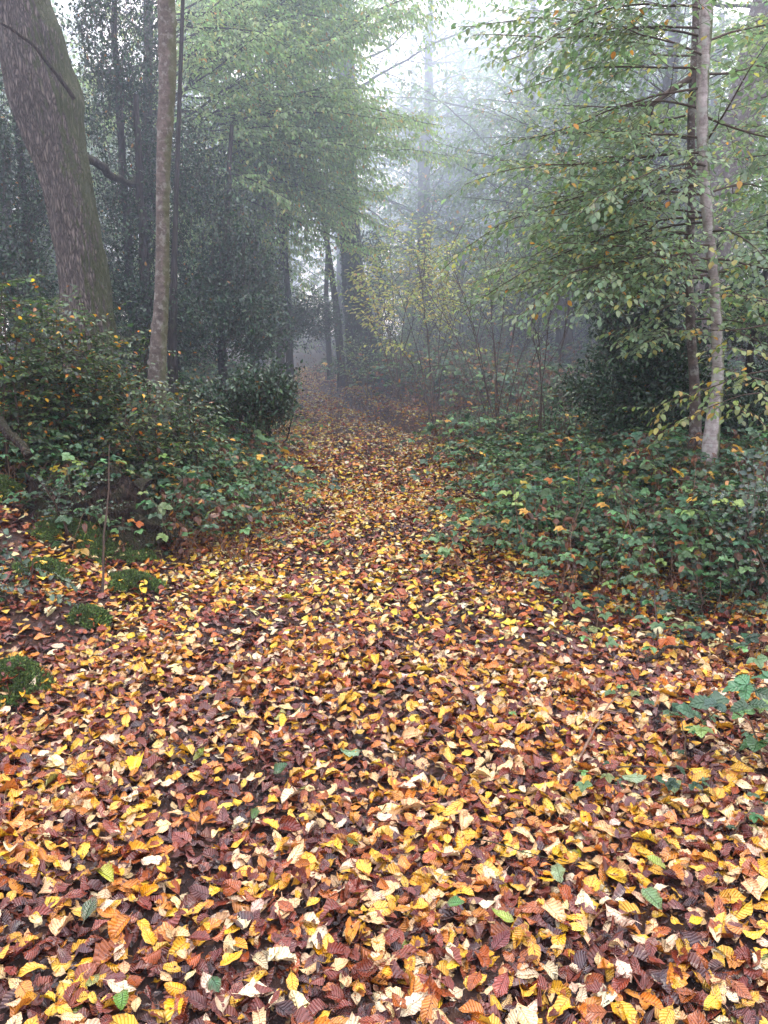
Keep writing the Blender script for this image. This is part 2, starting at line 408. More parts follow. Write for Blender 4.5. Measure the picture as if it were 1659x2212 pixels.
# ------------------------------------------------------------------ ground
def warp(n, lo, hi, dens): # denser near 0
    t = np.linspace(-1, 1, n); s = np.sinh(t * dens) / math.sinh(dens)
    return np.where(s < 0, -s * lo, s * hi)
gx = warp(420, -180, 180, 6.0)
gy = np.concatenate([np.linspace(-30, 0, 30)[:-1], np.linspace(0, 8, 240), 8 + (np.linspace(0, 1, 260)[1:] ** 2.6) * 330])
GX, GY = np.meshgrid(gx, gy)
GZ = H(GX, GY)
crumb = np.array([mnoise.noise(Vector((x * 9, y * 9, 0))) if (abs(x) < 4 and 0 < y < 9) else 0 for x, y in zip(GX.ravel(), GY.ravel())]).reshape(GX.shape)
GZ = GZ + crumb * .012
mb = MB(); nx = len(gx); ny = len(gy)
i = np.arange(ny - 1)[:, None] * nx; j = np.arange(nx - 1)[None]
mb.add(np.stack([GX, GY, GZ], -1).reshape(-1, 3), f4=np.stack([i + j, i + j + 1, i + nx + j + 1, i + nx + j], -1).reshape(-1, 4))
ground = mb.build("ground", M_SOIL); tag(ground, kind='structure')

# ------------------------------------------------------------------ leaf litter (stuff)
def litter_templates(nl, nw, n, big=True):
    out = []
    for _ in range(n):
        c = rng.choice([rng.uniform(-1.1, 1.1), rng.uniform(-2.4, 2.4)], p=[.7, .3])
        out.append(leaf_grid(nl, nw, rng.uniform(.42, .64), rng.uniform(-.4, .8), c, cup=rng.uniform(-.6, 1.1),
                             twist=rng.uniform(-.9, .9), ripple=rng.uniform(.02, .09), serr=.06 if big else .04,
                             petiole=rng.uniform(.08, .22) if big else 0, shape=rng.choice(['ovate', 'round', 'ovate', 'long', 'long'])))
    return out
def scatter(y0, y1, dens, xl, xr, far=False):
    A = (y1 - y0) * (xr - xl); n = int(A * dens)
    y = rng.uniform(y0, y1, n); x = rng.uniform(xl, xr, n)
    vis = np.abs(x) < .56 * np.maximum(y, .5) + .9
    return x[vis], y[vis]
def litter_layer(bag, x, y, z_lo, z_hi, size, tilt, colf, keep=None):
    if keep is not None: x, y = x[keep], y[keep]
    n = len(x)
    yaw = rng.uniform(0, 2 * math.pi, n)
    nrm = np.stack([rng.normal(0, tilt, n), rng.normal(0, tilt, n), np.ones(n)], 1)
    flip = rng.random(n) < .4
    nrm[flip] *= -1
    ax = np.stack([np.cos(yaw), np.sin(yaw), rng.normal(0, tilt, n)], 1)
    nz = norm(nrm)
    ax = norm(ax - (ax * nz).sum(1, keepdims=True) * nz)
    s = (size * np.exp(rng.normal(0, .25, n))).clip(size * .5, size * 1.65)
    z = H(x, y) + rng.uniform(z_lo, z_hi, n)
    p = np.stack([x, y, z], 1) - ax * s[:, None] * .5
    bag.add(p, ax, nz, s, colf(n))
def bare(x, y):
    """how much of the litter lies here: worn, muddy patches in the middle of the path"""
    b = np.array([mnoise.noise(Vector((a * 1.7, c * 1.7, 3.3))) + .5 * mnoise.noise(Vector((a * 5, c * 5, 1.3))) for a, c in zip(x, y)])
    core = np.exp(-((x - xc(y)) / .9) ** 2) * .05 + .24 * np.exp(-((x + .15) / .75) ** 2 - ((y - 2.3) / .75) ** 2)
    return .5 - b * 1.1 - core
FRAG = pal([(.07, .03, .022), (.035, .022, .022), (.22, .08, .03), (.5, .3, .1)], [5, 6, 2, .5], .3)
DARKPAL = pal([(.15, .032, .02), (.08, .024, .024), (.26, .06, .024), (.05, .024, .028)], [40, 30, 20, 20], .2)
mbn = MB()
for (y0, y1, xl, xr, tmpl, d1, d2) in ((.9, 3.7, -3.0, 3.0, litter_templates(10, 5, 34), 900, 1700),
                                     (3.7, 8.5, -5.2, 5.2, litter_templates(5, 3, 20, False), 500, 1150),
                                     (8.5, 26, -7, 7, litter_templates(3, 2, 10, False), 260, 520)):
    b = Bag(); b0 = Bag()
    x, y = scatter(y0, y1, d1, xl, xr); litter_layer(b0, x, y, .0, .012, .058, .2, DARKPAL); b0.mesh(mbn, litter_templates(5, 2, 8, False))
    if y0 > 8: k = np.abs(x - xc(y)) < hw(y) + .5
    x, y = scatter(y0, y1, d2, xl, xr)
    k = rng.random(len(x)) < np.clip(bare(x, y) + .42, .3, 1)
    if y0 > 8: k &= (np.abs(x - xc(y)) < hw(y) + .6) | (rng.random(len(x)) < .3)
    k &= rng.random(len(x)) > on_moss(x, y) * .86
    litter_layer(b, x, y, .008, .034, .054 if y0 < 3 else .053 if y0 < 8 else .060, .31, LITTER, k)
    if y0 < 5:
        x, y = scatter(y0, y1, 2600 if y0 < 2 else 500, xl, xr); b2 = Bag(); litter_layer(b2, x, y, .002, .016, .019, .5, FRAG); b2.mesh(mbn, HEX)
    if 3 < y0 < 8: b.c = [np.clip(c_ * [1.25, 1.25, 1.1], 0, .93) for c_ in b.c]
    if y0 > 8: b.c = [np.clip(c_ * [1.35, 1.4, 1.45], 0, .95) for c_ in b.c]  # far leaf colours brightened to offset dimming by bushes and mist
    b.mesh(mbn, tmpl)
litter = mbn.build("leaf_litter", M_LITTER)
tag(litter, "wet yellow and brown beech leaves carpeting the path", "fallen leaves", kind='stuff')
print('litter', mbn.n, time.time() - T0)

# ------------------------------------------------------------------ branch growth
def curve(start, d, L, n, droop=.0, wig=.05):
    d = norm(np.asarray(d, float)); p = np.asarray(start, float); pts = [p]; st = L / (n - 1)
    for _ in range(n - 1):
        d = d + rng.normal(0, wig, 3); d[2] -= droop * st; d = norm(d); p = p + d * st; pts.append(p)
    return np.array(pts)
UP = np.array([0, 0, 1.])
def leaves_on(bag, pts, size, sp, colf, t0=.05, droopl=.5, ang=.9, up=UP, jit=.25):
    seg = np.diff(pts, axis=0); ln = np.concatenate([[0], np.cumsum(np.linalg.norm(seg, axis=1))]); L = ln[-1]
    n = max(1, int(L * (1 - t0) / sp)); s = np.linspace(L * t0, L, n)
    P = np.stack([np.interp(s, ln, pts[:, k]) for k in range(3)], 1)
    T = norm(np.stack([np.interp(s, ln, np.gradient(pts[:, k])) for k in range(3)], 1))
    side = norm(np.cross(T, up)); sg = np.where(np.arange(n) % 2, 1., -1.)[:, None]
    a = ang * rng.uniform(.6, 1.2, (n, 1)); a[-1] = .1
    ax = T * np.cos(a) + side * sg * np.sin(a) - UP * droopl * rng.uniform(.3, 1.4, (n, 1)) + rng.normal(0, jit * .5, (n, 3))
    nr = np.cross(side, T) + rng.normal(0, jit, (n, 3)); nr[:, 2] = np.abs(nr[:, 2]) + .3
    bag.add(P, ax, nr, size * rng.uniform(.65, 1.2, n), colf(n))
def spray(tw, bag, start, d, L, r0, lsize, lvl, colf, sp=.17, lsp=.045, droop=.15, wig=.06, droopl=.5, spread=.85, sides=4, t0=.12, lr=.42, flat=.12, leafy=1.0):
    n = max(4, int(L / .15) + 2)
    pts = curve(start, d, L, n, droop, wig)
    rad = np.linspace(r0, max(r0 * .25, .0012), n)
    tube(tw, pts, rad, sides if lvl else 3, cap=False)
    if lvl == 0 or L < .35:
        if rng.random() < leafy: leaves_on(bag, pts, lsize, lsp, colf, droopl=droopl)
        return
    ln = np.linspace(0, 1, n); s = t0 * L + rng.uniform(0, sp); k = rng.integers(0, 2)
    while s < L * .98:
        t = s / L; P = np.array([np.interp(t, ln, pts[:, q]) for q in range(3)])
        i0 = min(int(t * (n - 1)), n - 2); T = norm(pts[i0 + 1] - pts[i0]); side = norm(np.cross(T, UP)) * (1 if k % 2 else -1)
        a = spread * rng.uniform(.7, 1.25)
        dd = T * math.cos(a) + side * math.sin(a) + UP * rng.normal(0, flat)
        l2 = (lr * L * (1.08 - t) + .14) * rng.uniform(.6, 1.2)
        spray(tw, bag, P, dd, l2, max(r0 * (1 - t) * .5, .0018), lsize, lvl - 1 if l2 > .4 else 0, colf, sp, lsp, droop * 1.2, wig, droopl, spread, 3, t0, lr, flat, leafy)
        s += sp * rng.uniform(.7, 1.3); k += 1
    leaves_on(bag, pts[int(n * .7):], lsize, lsp, colf, droopl=droopl)

def trunk_mesh(px_pts, Y, rads, n=60, sides=20, rough=.06, lump=None, below=.3, above=None):
    """trunk through photographed points at distance Y; continues below ground and above the frame"""
    P = np.array([at(x, y, yy) for (x, y), yy in zip(px_pts, (Y if hasattr(Y, '__len__') else [Y] * len(px_pts)))])
    r = np.array(rads, float) * .84
    base = P[-1].copy(); gz = Hs(base[0], base[1])
    if base[2] > gz: P = np.vstack([P, [base[0], base[1], gz - below]]); r = np.append(r, r[-1] * 1.2)
    if above is not None:
        d = norm(P[0] - P[1]); P = np.vstack([[P[0] + d * above], P]); r = np.append([r[0] * .55], r)
    z = P[:, 2][::-1]; zz = np.linspace(z[0], z[-1], n)
    out = np.stack([np.interp(zz, z, P[::-1, 0]), np.interp(zz, z, P[::-1, 1]), zz], 1)
    rr = np.interp(zz, z, r[::-1])
    k = max(3, n // 20)
    ker = np.hanning(k * 2 + 1); ker /= ker.sum()
    for q in (0, 1):
        e = np.pad(out[:, q], k, mode='reflect', reflect_type='odd'); out[:, q] = np.convolve(e, ker, 'valid')
    e = np.pad(rr, k, mode='edge'); rr = np.convolve(e, ker, 'valid')
    def bump(pts, th):
        b = np.zeros((len(pts), len(th)))
        for a in range(len(pts)):
            for c in range(len(th)):
                v = Vector((math.cos(th[c]) * 1.3, math.sin(th[c]) * 1.3, pts[a][2] * 1.4))
                b[a, c] = mnoise.noise(v) * rough * 2 + mnoise.noise(v * 3.1) * rough * .7
        if lump is not None: b += lump(pts, th)
        return b
    return out, rr, bump
def trunk(mb, out, rr, bump, sides): tube(mb, out, rr, sides, bump=bump)
def point_on(out, z):
    return np.array([np.interp(z, out[:, 2], out[:, q]) for q in range(3)])

# ------------------------------------------------------------------ big oak on the left
oak_root = at(198, 800, 8.4); oak_base = np.array([oak_root[0], 8.4, Hs(oak_root[0], 8.4)])
def oak_lump(pts, th):
    b = np.zeros((len(pts), len(th)))
    for z0, a0, s, amp in ((3.95, -.9, .22, .26), (3.75, -1.5, .14, .16), (4.35, -1.2, .25, .14)):
        b += amp * np.exp(-((pts[:, 2][:, None] - z0) / s) ** 2) * np.exp(-(np.angle(np.exp(1j * (th[None] - a0))) / .6) ** 2)
    # fissured ridges
    for a in range(len(pts)):
        for c in range(len(th)):
            q = mnoise.noise(Vector((math.cos(th[c]) * 7, math.sin(th[c]) * 7, pts[a][2] * 2.4)))
            b[a, c] += .09 * (abs(q) * 2 - .3)
    return b
o_, r_, b_ = trunk_mesh([(18, -60), (58, 60), (84, 180), (116, 290), (148, 400), (164, 500), (180, 600), (190, 700), (196, 800), (200, 870)], 8.4,
                        np.array([64, 64, 72, 66, 58, 57, 58, 61, 68, 84]) * mpp(8.4), n=190, sides=110, rough=.05, lump=oak_lump, above=4.0)
t = thing("oak_tree", "huge leaning oak with deeply ridged mossy bark and a burr", "tree", oak_base)
mb = MB(); trunk(mb, o_, r_, b_, 110)
top = o_[-1]
for az, el, L in ((.3, 1.1, 3.0), (2.4, .9, 3.2), (4.2, .8, 3.0)):
    p = curve(top, (math.cos(az) * math.cos(el), math.sin(az) * math.cos(el), math.sin(el)), L, 12, -.02, .06)
    tube(mb, p, np.linspace(.16, .05, 12), 12)
mb.build("trunk", M_OAK, t, origin=oak_base)
tw, bg = MB(), Bag()
for k in range(16):
    az = rng.uniform(0, 6.28); p0 = top + np.array([0, 0, rng.uniform(-1.4, 1.6)])
    spray(tw, bg, p0, (math.cos(az), math.sin(az), rng.uniform(.1, .6)), rng.uniform(2.2, 3.4), .035, .10, 2, BEECH_G, sp=.3, lsp=.08, droop=.05)
tw.build("branch", M_DARK, t, origin=oak_base); mb = MB(); bg.mesh(mb, HEX); mb.build("crown", M_FAR, t, origin=oak_base)
# dead limb across the oak
dl = MB()
p0, p1 = at(-20, 40, 7.6), at(160, 215, 7.9)
cc = np.linspace(0, 1, 14)[:, None]; pts = p0 + (p1 - p0) * cc + np.array([0, 0, .12]) * np.sin(cc * 3.1) + rng.normal(0, .005, (14, 3))
tube(dl, pts, np.linspace(.008, .022, 14), 8)
dl.build("dead_limb", M_ROT, t, origin=oak_base)
print('oak', time.time() - T0)

# ------------------------------------------------------------------ slim hornbeam trunk
base = at(340, 860, 7.0); gb = np.array([base[0], 7.0, Hs(base[0], 7.0)])
def slim_lump(pts, th):
    b = np.zeros((len(pts), len(th))); rs = np.random.default_rng(3)
    for _ in range(46):
        z0, a0 = rs.uniform(.4, 4.6), rs.uniform(-3.14, 3.14)
        b += rs.uniform(.12, .3) * np.exp(-((pts[:, 2][:, None] - z0) / .022) ** 2) * np.exp(-(np.angle(np.exp(1j * (th[None] - a0))) / .3) ** 2)
    return b
o_, r_, b_ = trunk_mesh([(358, -50), (361, 60), (364, 150), (358, 250), (353, 350), (351, 450), (351, 550), (349, 650), (343, 740), (337, 860)], 7.0,
                        np.array([20, 20, 20, 18.5, 17, 16.5, 16.5, 17.5, 20, 25]) * mpp(7), n=200, sides=32, rough=.035, lump=slim_lump, above=3.5)
t = thing("hornbeam_tree", "slim grey trunk with small knots, in front of the dark hollies", "tree", gb)
mb = MB(); trunk(mb, o_, r_, b_, 32); mb.build("trunk", M_SLIM, t, origin=gb)
tw, bg = MB(), Bag()
for k in range(14):
    az = rng.uniform(0, 6.28); z = rng.uniform(5.0, 7.6)
    spray(tw, bg, point_on(o_, z), (math.cos(az), math.sin(az), rng.uniform(.1, .7)), rng.uniform(1.6, 2.8), .02, .07, 2, BEECH_G, sp=.24, lsp=.07, droop=.08)
tw.build("branch", M_TWIG, t, origin=gb); mb = MB(); bg.mesh(mb, HEX); mb.build("crown", M_FAR, t, origin=gb)

# ------------------------------------------------------------------ right-hand pair of trunks with beech sprays
def beech_pair():
    Y = 6.5
    base = at(1535, 985, Y); gb = np.array([base[0], Y, Hs(base[0], Y)])
    o, r, b = trunk_mesh([(1530, -40), (1524, 60), (1518, 160), (1517, 260), (1520, 380), (1530, 480), (1538, 560), (1546, 650), (1550, 740), (1552, 830), (1540, 900), (1533, 985)], Y,
                         np.array([15, 14.5, 14, 13.5, 13, 13, 12.5, 12.5, 13.5, 15, 18, 23]) * mpp(Y), n=160, sides=24, rough=.06, above=3.0)
    t = thing("beech_tree", "slender pale trunk blotched white with lichen and moss", "tree", gb)
    mb = MB(); trunk(mb, o, r, b, 24); mb.build("trunk", M_PALE, t, origin=gb)
    tw, bg = MB(), Bag()
    # main limbs toward the path, tip points read from the photograph
    tips = [((1500, 60), (1090, 70), 6.2), ((1505, 20), (1150, 40), 5.6), ((1510, 150), (1160, 135), 7.2), ((1500, 190), (1230, 270), 6.0),
            ((1510, 300), (1130, 330), 6.9), ((1510, 330), (1040, 400), 6.3), ((1515, 400), (985, 430), 7.4), ((1515, 420), (1000, 505), 6.0),
            ((1520, 470), (1010, 540), 6.8), ((1525, 540), (1090, 600), 6.0), ((1525, 520), (1160, 500), 7.9), ((1530, 600), (1200, 650), 6.2),
            ((1530, 560), (1260, 590), 5.7), ((1515, 240), (1250, 190), 7.8), ((1535, 640), (1330, 710), 6.0), ((1500, -40), (1190, -10), 6.6),
            ((1490, -60), (1290, 60), 5.6), ((1515, 360), (1290, 380), 5.5), ((1530, 590), (1090, 640), 7.0), ((1520, 480), (1120, 560), 7.6), ((1525, 530), (1330, 560), 5.5), ((1505, 80), (1060, 20), 7.0), ((1505, 120), (1340, 110), 5.6), ((1515, 350), (1180, 440), 5.9), ((1515, 460), (1240, 450), 7.0)]
    for (a, bb, yy) in tips:
        p0 = at(a[0] + 14, a[1], Y); p1 = at(bb[0] - 45, bb[1] - 8, yy); d = p1 - p0; L = np.linalg.norm(d)
        d = d / L + np.array([0, 0, .07 * L])
        spray(tw, bg, p0, d, L * 1.03, .010, .054, 2, BEECH_G, sp=.082, lsp=.037, droop=.13 + rng.uniform(-.05, .12), wig=.08, droopl=.7, spread=.8, lr=.36, flat=.26)
    tips = [((1525, 90), (1720, 60), 6.8), ((1520, 250), (1740, 330), 6.2), ((1525, 420), (1700, 390), 7.1), ((1540, 560), (1760, 600), 6.0), ((1545, 640), (1720, 650), 7.0),
            ((1530, 300), (1640, 140), 6.0), ((1535, 500), (1700, 500), 5.6), ((1525, 160), (1700, 220), 7.4), ((1545, 700), (1660, 760), 5.9)]
    for (a, bb, yy) in tips:
        p0 = at(a[0], a[1], Y); p1 = at(bb[0], bb[1] - 10, yy); d = p1 - p0; L = np.linalg.norm(d)
        spray(tw, bg, p0, d / L + np.array([0, 0, .1]), L * 1.2, .010, .060, 2, BEECH_G, sp=.085, lsp=.033, droop=.2, droopl=.6, lr=.40, flat=.28, wig=.08)
    for k in range(10):
        az = rng.uniform(0, 6.28)
        spray(tw, bg, point_on(o, rng.uniform(4.4, 6.8)), (math.cos(az), math.sin(az), .5), rng.uniform(1.4, 2.4), .015, .07, 2, BEECH_G, sp=.2, lsp=.06, droop=.1)
    tw.build("branch", M_TWIG, t, origin=gb)
    mb = MB(); bg.mesh(mb, BEECH2); mb.build("crown", M_BEECH, t, origin=gb)
    print('beech leaves', bg.count())
    Y3 = 7.6
    base = at(1800, 900, Y3); gb = np.array([base[0], Y3, Hs(base[0], Y3)])
    o, r, b = trunk_mesh([(1790, -40), (1795, 300), (1800, 600), (1800, 900)], Y3, np.array([14, 15, 17, 22]) * mpp(Y3), n=60, sides=16, rough=.06, above=3.0)
    t = thing("beech_tree", "beech at the right edge, leaves overlapping the thick leaning trunk", "tree", gb)
    mb = MB(); trunk(mb, o, r, b, 16); mb.build("trunk", M_BROWN, t, origin=gb)
    tw, bg = MB(), Bag()
    for (a, bb, yy) in [((1790, 60), (1590, 90), 7.6), ((1790, 200), (1600, 240), 8.2), ((1790, 330), (1570, 400), 7.4), ((1790, 430), (1600, 480), 8.0), ((1790, 520), (1580, 560), 7.3), ((1790, 600), (1600, 650), 8.0), ((1790, 0), (1560, 20), 8.4),
                        ((1790, 480), (1560, 520), 9.0), ((1790, 370), (1590, 440), 9.2), ((1790, 150), (1620, 150), 9.0), ((1790, 560), (1620, 610), 7.0), ((1790, 680), (1600, 720), 8.0), ((1790, 280), (1600, 330), 6.9)]:
        p0 = at(*a, Y3); p1 = at(*bb, yy); d = p1 - p0; L = np.linalg.norm(d)
        spray(tw, bg, p0, d / L + np.array([0, 0, .1]), L * 1.15, .010, .060, 2, BEECH_G, sp=.075, lsp=.032, droop=.2, droopl=.6, lr=.42, flat=.28, wig=.08)
    tw.build("branch", M_TWIG, t, origin=gb); mb = MB(); bg.mesh(mb, BEECH2); mb.build("crown", M_BEECH, t, origin=gb)
    Y2 = 7.1
    base = at(1503, 930, Y2); gb = np.array([base[0], Y2, Hs(base[0], Y2)])
    o, r, b = trunk_mesh([(1506, -40), (1502, 100), (1494, 220), (1493, 330), (1496, 420), (1490, 520), (1488, 620), (1492, 720), (1500, 820), (1503, 930)], Y2,
                         np.array([8, 8.5, 9, 9.5, 9.5, 9.5, 10, 11, 12, 16]) * mpp(Y2), n=120, sides=18, rough=.08, above=2.5)
    t = thing("young_beech_tree", "thin brown trunk close behind the pale lichened one", "tree", gb)
    mb = MB(); trunk(mb, o, r, b, 18); mb.build("trunk", M_BROWN, t, origin=gb)
    tw, bg = MB(), Bag()
    # the forked bare limb
    p0, p1, p2 = at(1490, 170, Y2), at(1410, 225, 6.9), at(1350, 230, 6.7)
    tube(tw, np.array([p0, (p0 + p1) / 2 + [0, 0, .01], p1, (p1 + p2) / 2, p2]), [.028, .024, .02, .013, .008], 6)
    tube(tw, np.array([p1, at(1405, 280, 6.9), at(1395, 315, 6.9)]), [.013, .009, .004], 5)
    for (a, bb, yy) in [((1490, 500), (1300, 530), 7.6), ((1490, 300), (1330, 300), 7.9), ((1490, 420), (1230, 480), 7.9), ((1490, 560), (1180, 560), 7.3),
                        ((1490, 120), (1310, 130), 7.9), ((1492, 640), (1270, 655), 7.2), ((1495, 700), (1440, 730), 6.2), ((1495, 600), (1650, 560), 7.8), ((1498, 690), (1660, 690), 7.4), ((1480, 330), (1130, 400), 8.2), ((1480, 250), (1230, 320), 8.4)]:
        p0 = at(a[0], a[1], Y2); p1 = at(bb[0], bb[1], yy); d = p1 - p0; L = np.linalg.norm(d)
        spray(tw, bg, p0, d / L + np.array([0, 0, .12]), L * 1.1, .010, .060, 2, BEECH_G, sp=.075, lsp=.032, droop=.2, droopl=.6, lr=.38, flat=.28, wig=.08)
    tw.build("branch", M_TWIG, t, origin=gb); mb = MB(); bg.mesh(mb, BEECH2); mb.build("crown", M_BEECH, t, origin=gb)
beech_pair()

# yellowing low beech spray at the foot of the pale trunk
def yellow_sprays():
    Y = 5.6; base = at(1670, 900, Y); gb = np.array([base[0], Y, Hs(base[0], Y)])
    t = thing("beech_sapling", "low beech sapling with yellowing leaves beside pale trunk", "sapling", gb)
    st = MB(); p = np.array([gb, gb + [.0, 0, .5], gb + [-.04, 0, 1.0], gb + [-.02, 0, 1.5]]); tube(st, p, [.014, .012, .009, .005], 6)
    st.build("stem", M_TWIG, t, origin=gb)
    tw, bg = MB(), Bag()
    yc = pal([(.38, .32, .08), (.24, .30, .10), (.16, .25, .10), (.5, .30, .05)], [16, 36, 36, 5])
    for (a, bb, yy) in [((1665, 700), (1460, 745), 5.8), ((1665, 800), (1400, 850), 5.6), ((1665, 850), (1470, 880), 5.2), ((1665, 770), (1560, 800), 5.3), ((1665, 650), (1560, 650), 5.4), ((1665, 830), (1610, 850), 5.0)]:
        p0 = at(*a, Y); p1 = at(*bb, yy); d = p1 - p0; L = np.linalg.norm(d)
        spray(tw, bg, p0, d / L + np.array([0, 0, .15]), L * 1.1, .006, .055, 2, yc, sp=.10, lsp=.036, droop=.25, droopl=.7, lr=.42, wig=.1, flat=.3)
    tw.build("branch", M_TWIG, t, origin=gb); mb = MB(); bg.mesh(mb, BEECH); mb.build("foliage", M_BEECH, t, origin=gb)
yellow_sprays()

# ------------------------------------------------------------------ leaning big trunk on the right, further back
def simple_tree(name, label, px, Y, rads, mat, above=5., n=60, sides=20, crown=None, rough=.06, group=None, leafmat=None):
    base = at(*px[-1], Y); gb = np.array([base[0], Y, Hs(base[0], Y)])
    o, r, b = trunk_mesh(px, Y, np.array(rads) * mpp(Y), n=n, sides=sides, rough=rough, above=above)
    t = thing(name, label, "tree", gb, group=group)
    mb = MB(); trunk(mb, o, r, b, sides)
    mb.build("trunk", mat, t, origin=gb)
    if crown:
        tw, bg = MB(), Bag()
        for k in range(crown['n']):
            az = rng.uniform(*crown.get('az', (0, 6.28))); z = rng.uniform(*crown['z'])
            spray(tw, bg, point_on(o, z), (math.cos(az), math.sin(az), rng.uniform(*crown.get('el', (.0, .6)))), rng.uniform(*crown['L']), crown.get('r', .03), crown.get('ls', .09),
                  crown.get('lvl', 2), crown.get('col', FAR_G), sp=crown.get('sp', .3), lsp=crown.get('lsp', .08), droop=crown.get('droop', .08), lr=crown.get('lr', .42), wig=.07)
        tw.build("branch", M_DARK, t, origin=gb); mb = MB(); bg.mesh(mb, crown.get('tmpl', HEX)); mb.build("crown", crown.get('mat', M_FAR), t, origin=gb)
        print(label, bg.count())
    return t
simple_tree("leaning_tree", "thick dark trunk leaning right behind the beech sprays", [(1690, -60), (1640, 110), (1600, 260), (1565, 400), (1545, 520), (1520, 650), (1500, 800), (1495, 860)], 12.5,
            [46, 45, 43, 40, 40, 42, 48, 60], M_BROWN, crown=dict(n=12, z=(6, 11), L=(2.5, 3.6)))
# big far tree in the centre
t = simple_tree("veteran_tree", "broad dark trunk flaring at its base beyond the path end", [(748, 200), (750, 330), (752, 430), (757, 520), (764, 600), (774, 680), (782, 740), (786, 800)], 18.0,
            [22, 22, 23, 25, 29, 34, 38, 46], M_DARK, above=3, sides=28, n=90, crown=dict(n=22, z=(5, 11), L=(3.0, 4.5), ls=.13, sp=.25, lsp=.09))
bg = Bag(); c0 = at(768, 640, 17.6); nI = 2600
zz = rng.uniform(-1.6, 1.4, nI); aa = rng.uniform(2.6, 6.6, nI); rr = (.45 - .045 * zz) * rng.uniform(.95, 1.2, nI)
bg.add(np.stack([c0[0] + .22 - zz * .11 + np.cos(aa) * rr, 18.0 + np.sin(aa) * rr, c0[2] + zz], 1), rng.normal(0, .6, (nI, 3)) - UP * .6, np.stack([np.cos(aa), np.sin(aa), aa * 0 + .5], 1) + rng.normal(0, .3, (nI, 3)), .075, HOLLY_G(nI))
mb = MB(); bg.mesh(mb, HEX); vb = np.array(t.location); mb.build("ivy", M_HOLLY, t, origin=vb)
# holly dark crowns ---------------------------------------------------------
def clumps(tw, bg, c, rad, n, per, size, colf, lowcut=-1, twr=.004, shell=.45, root=None, spreadl=.16, upb=.15):
    c = np.asarray(c, float); rad = np.asarray(rad, float)
    d = norm(rng.normal(0, 1, (n, 3))); rr = shell + (1 - shell) * rng.random(n) ** .6
    P = c + d * rad * rr[:, None] * rng.uniform(.8, 1.12, (n, 1))
    root = c - [0, 0, rad[2]] if root is None else np.asarray(root, float)
    for k in range(n):
        p = P[k]; out = norm(p - root + [0, 0, .2])
        L = rng.uniform(.25, .5); pts = curve(p - out * L * .7, out + rng.normal(0, .25, 3) + [0, 0, upb], L, 5, .0, .12)
        tube(tw, pts, np.linspace(twr, twr * .35, 5), 3, cap=False)
        m = int(per * rng.uniform(.6, 1.4))
        s = rng.random(m) ** .7; ln = np.linspace(0, 1, 5)
        q = np.stack([np.interp(s, ln, pts[:, a]) for a in range(3)], 1) + rng.normal(0, spreadl * .35, (m, 3))
        ax = norm(rng.normal(0, 1, (m, 3)) + out * .7 + [0, 0, .1])
        nr = rng.normal(0, .6, (m, 3)) + [0, 0, 1.0]
        bg.add(q, ax, nr, size * rng.uniform(.6, 1.2, m), colf(m))
def holly(name, label, base_xy, height, blobs, stems, size=.05, per=22, mat=M_HOLLY, colf=HOLLY_G, tmpl=None, group=None, cat="tree", dens=1.0):
    x, y = base_xy; gb = np.array([x, y, Hs(x, y)])
    t = thing(name, label, cat, gb, group=group)
    st = MB()
    for (dx, dy, lx, ly, h, r) in stems:
        p = np.array([[x + dx, y + dy, gb[2] - .1], [x + dx + lx * .3, y + dy + ly * .3, gb[2] + h * .35], [x + dx + lx * .7, y + dy + ly * .7, gb[2] + h * .7], [x + dx + lx, y + dy + ly, gb[2] + h]])
        q = np.linspace(0, 1, 16); pp = np.stack([np.interp(q, [0, .35, .7, 1], p[:, k]) for k in range(3)], 1) + rng.normal(0, .012, (16, 3))
        tube(st, pp, np.linspace(r, r * .35, 16), 8)
    st.build("trunk" if cat == "tree" else "stem", M_DARK, t, origin=gb)
    tw, bg = MB(), Bag()
    for (cx, cy, cz, rx, ry, rz, n) in blobs:
        clumps(tw, bg, (cx, cy, cz), (rx, ry, rz), int(n * dens), per, size, colf, root=(x, y, gb[2] + height * .25))
    tw.build("branch", M_TWIG, t, origin=gb); mb = MB(); bg.mesh(mb, tmpl or HEX); mb.build("crown" if cat == "tree" else "foliage", mat, t, origin=gb)
    print(label, bg.count())
    return t
def blob(px, py, Y, rpx, rpy, ry, n):
    c = at(px, py, Y); m = mpp(Y); return (c[0], c[1], c[2], rpx * m, ry, rpy * m, n)
# left group
b0 = at(285, 700, 10.2)
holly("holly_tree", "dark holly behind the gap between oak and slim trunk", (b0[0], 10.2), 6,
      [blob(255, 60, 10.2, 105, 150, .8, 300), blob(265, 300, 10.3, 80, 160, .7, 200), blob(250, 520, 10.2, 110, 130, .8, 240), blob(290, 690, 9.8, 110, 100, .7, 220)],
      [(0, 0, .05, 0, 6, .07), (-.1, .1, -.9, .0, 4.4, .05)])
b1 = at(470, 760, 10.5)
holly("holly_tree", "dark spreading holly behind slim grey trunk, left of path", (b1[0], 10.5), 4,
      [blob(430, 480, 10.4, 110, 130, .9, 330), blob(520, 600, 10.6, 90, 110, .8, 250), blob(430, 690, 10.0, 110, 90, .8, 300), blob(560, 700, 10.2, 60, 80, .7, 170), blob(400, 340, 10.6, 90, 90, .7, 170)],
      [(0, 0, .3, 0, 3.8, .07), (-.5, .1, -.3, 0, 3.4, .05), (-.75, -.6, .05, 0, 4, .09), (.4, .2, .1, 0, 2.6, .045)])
b2 = at(545, 760, 15)
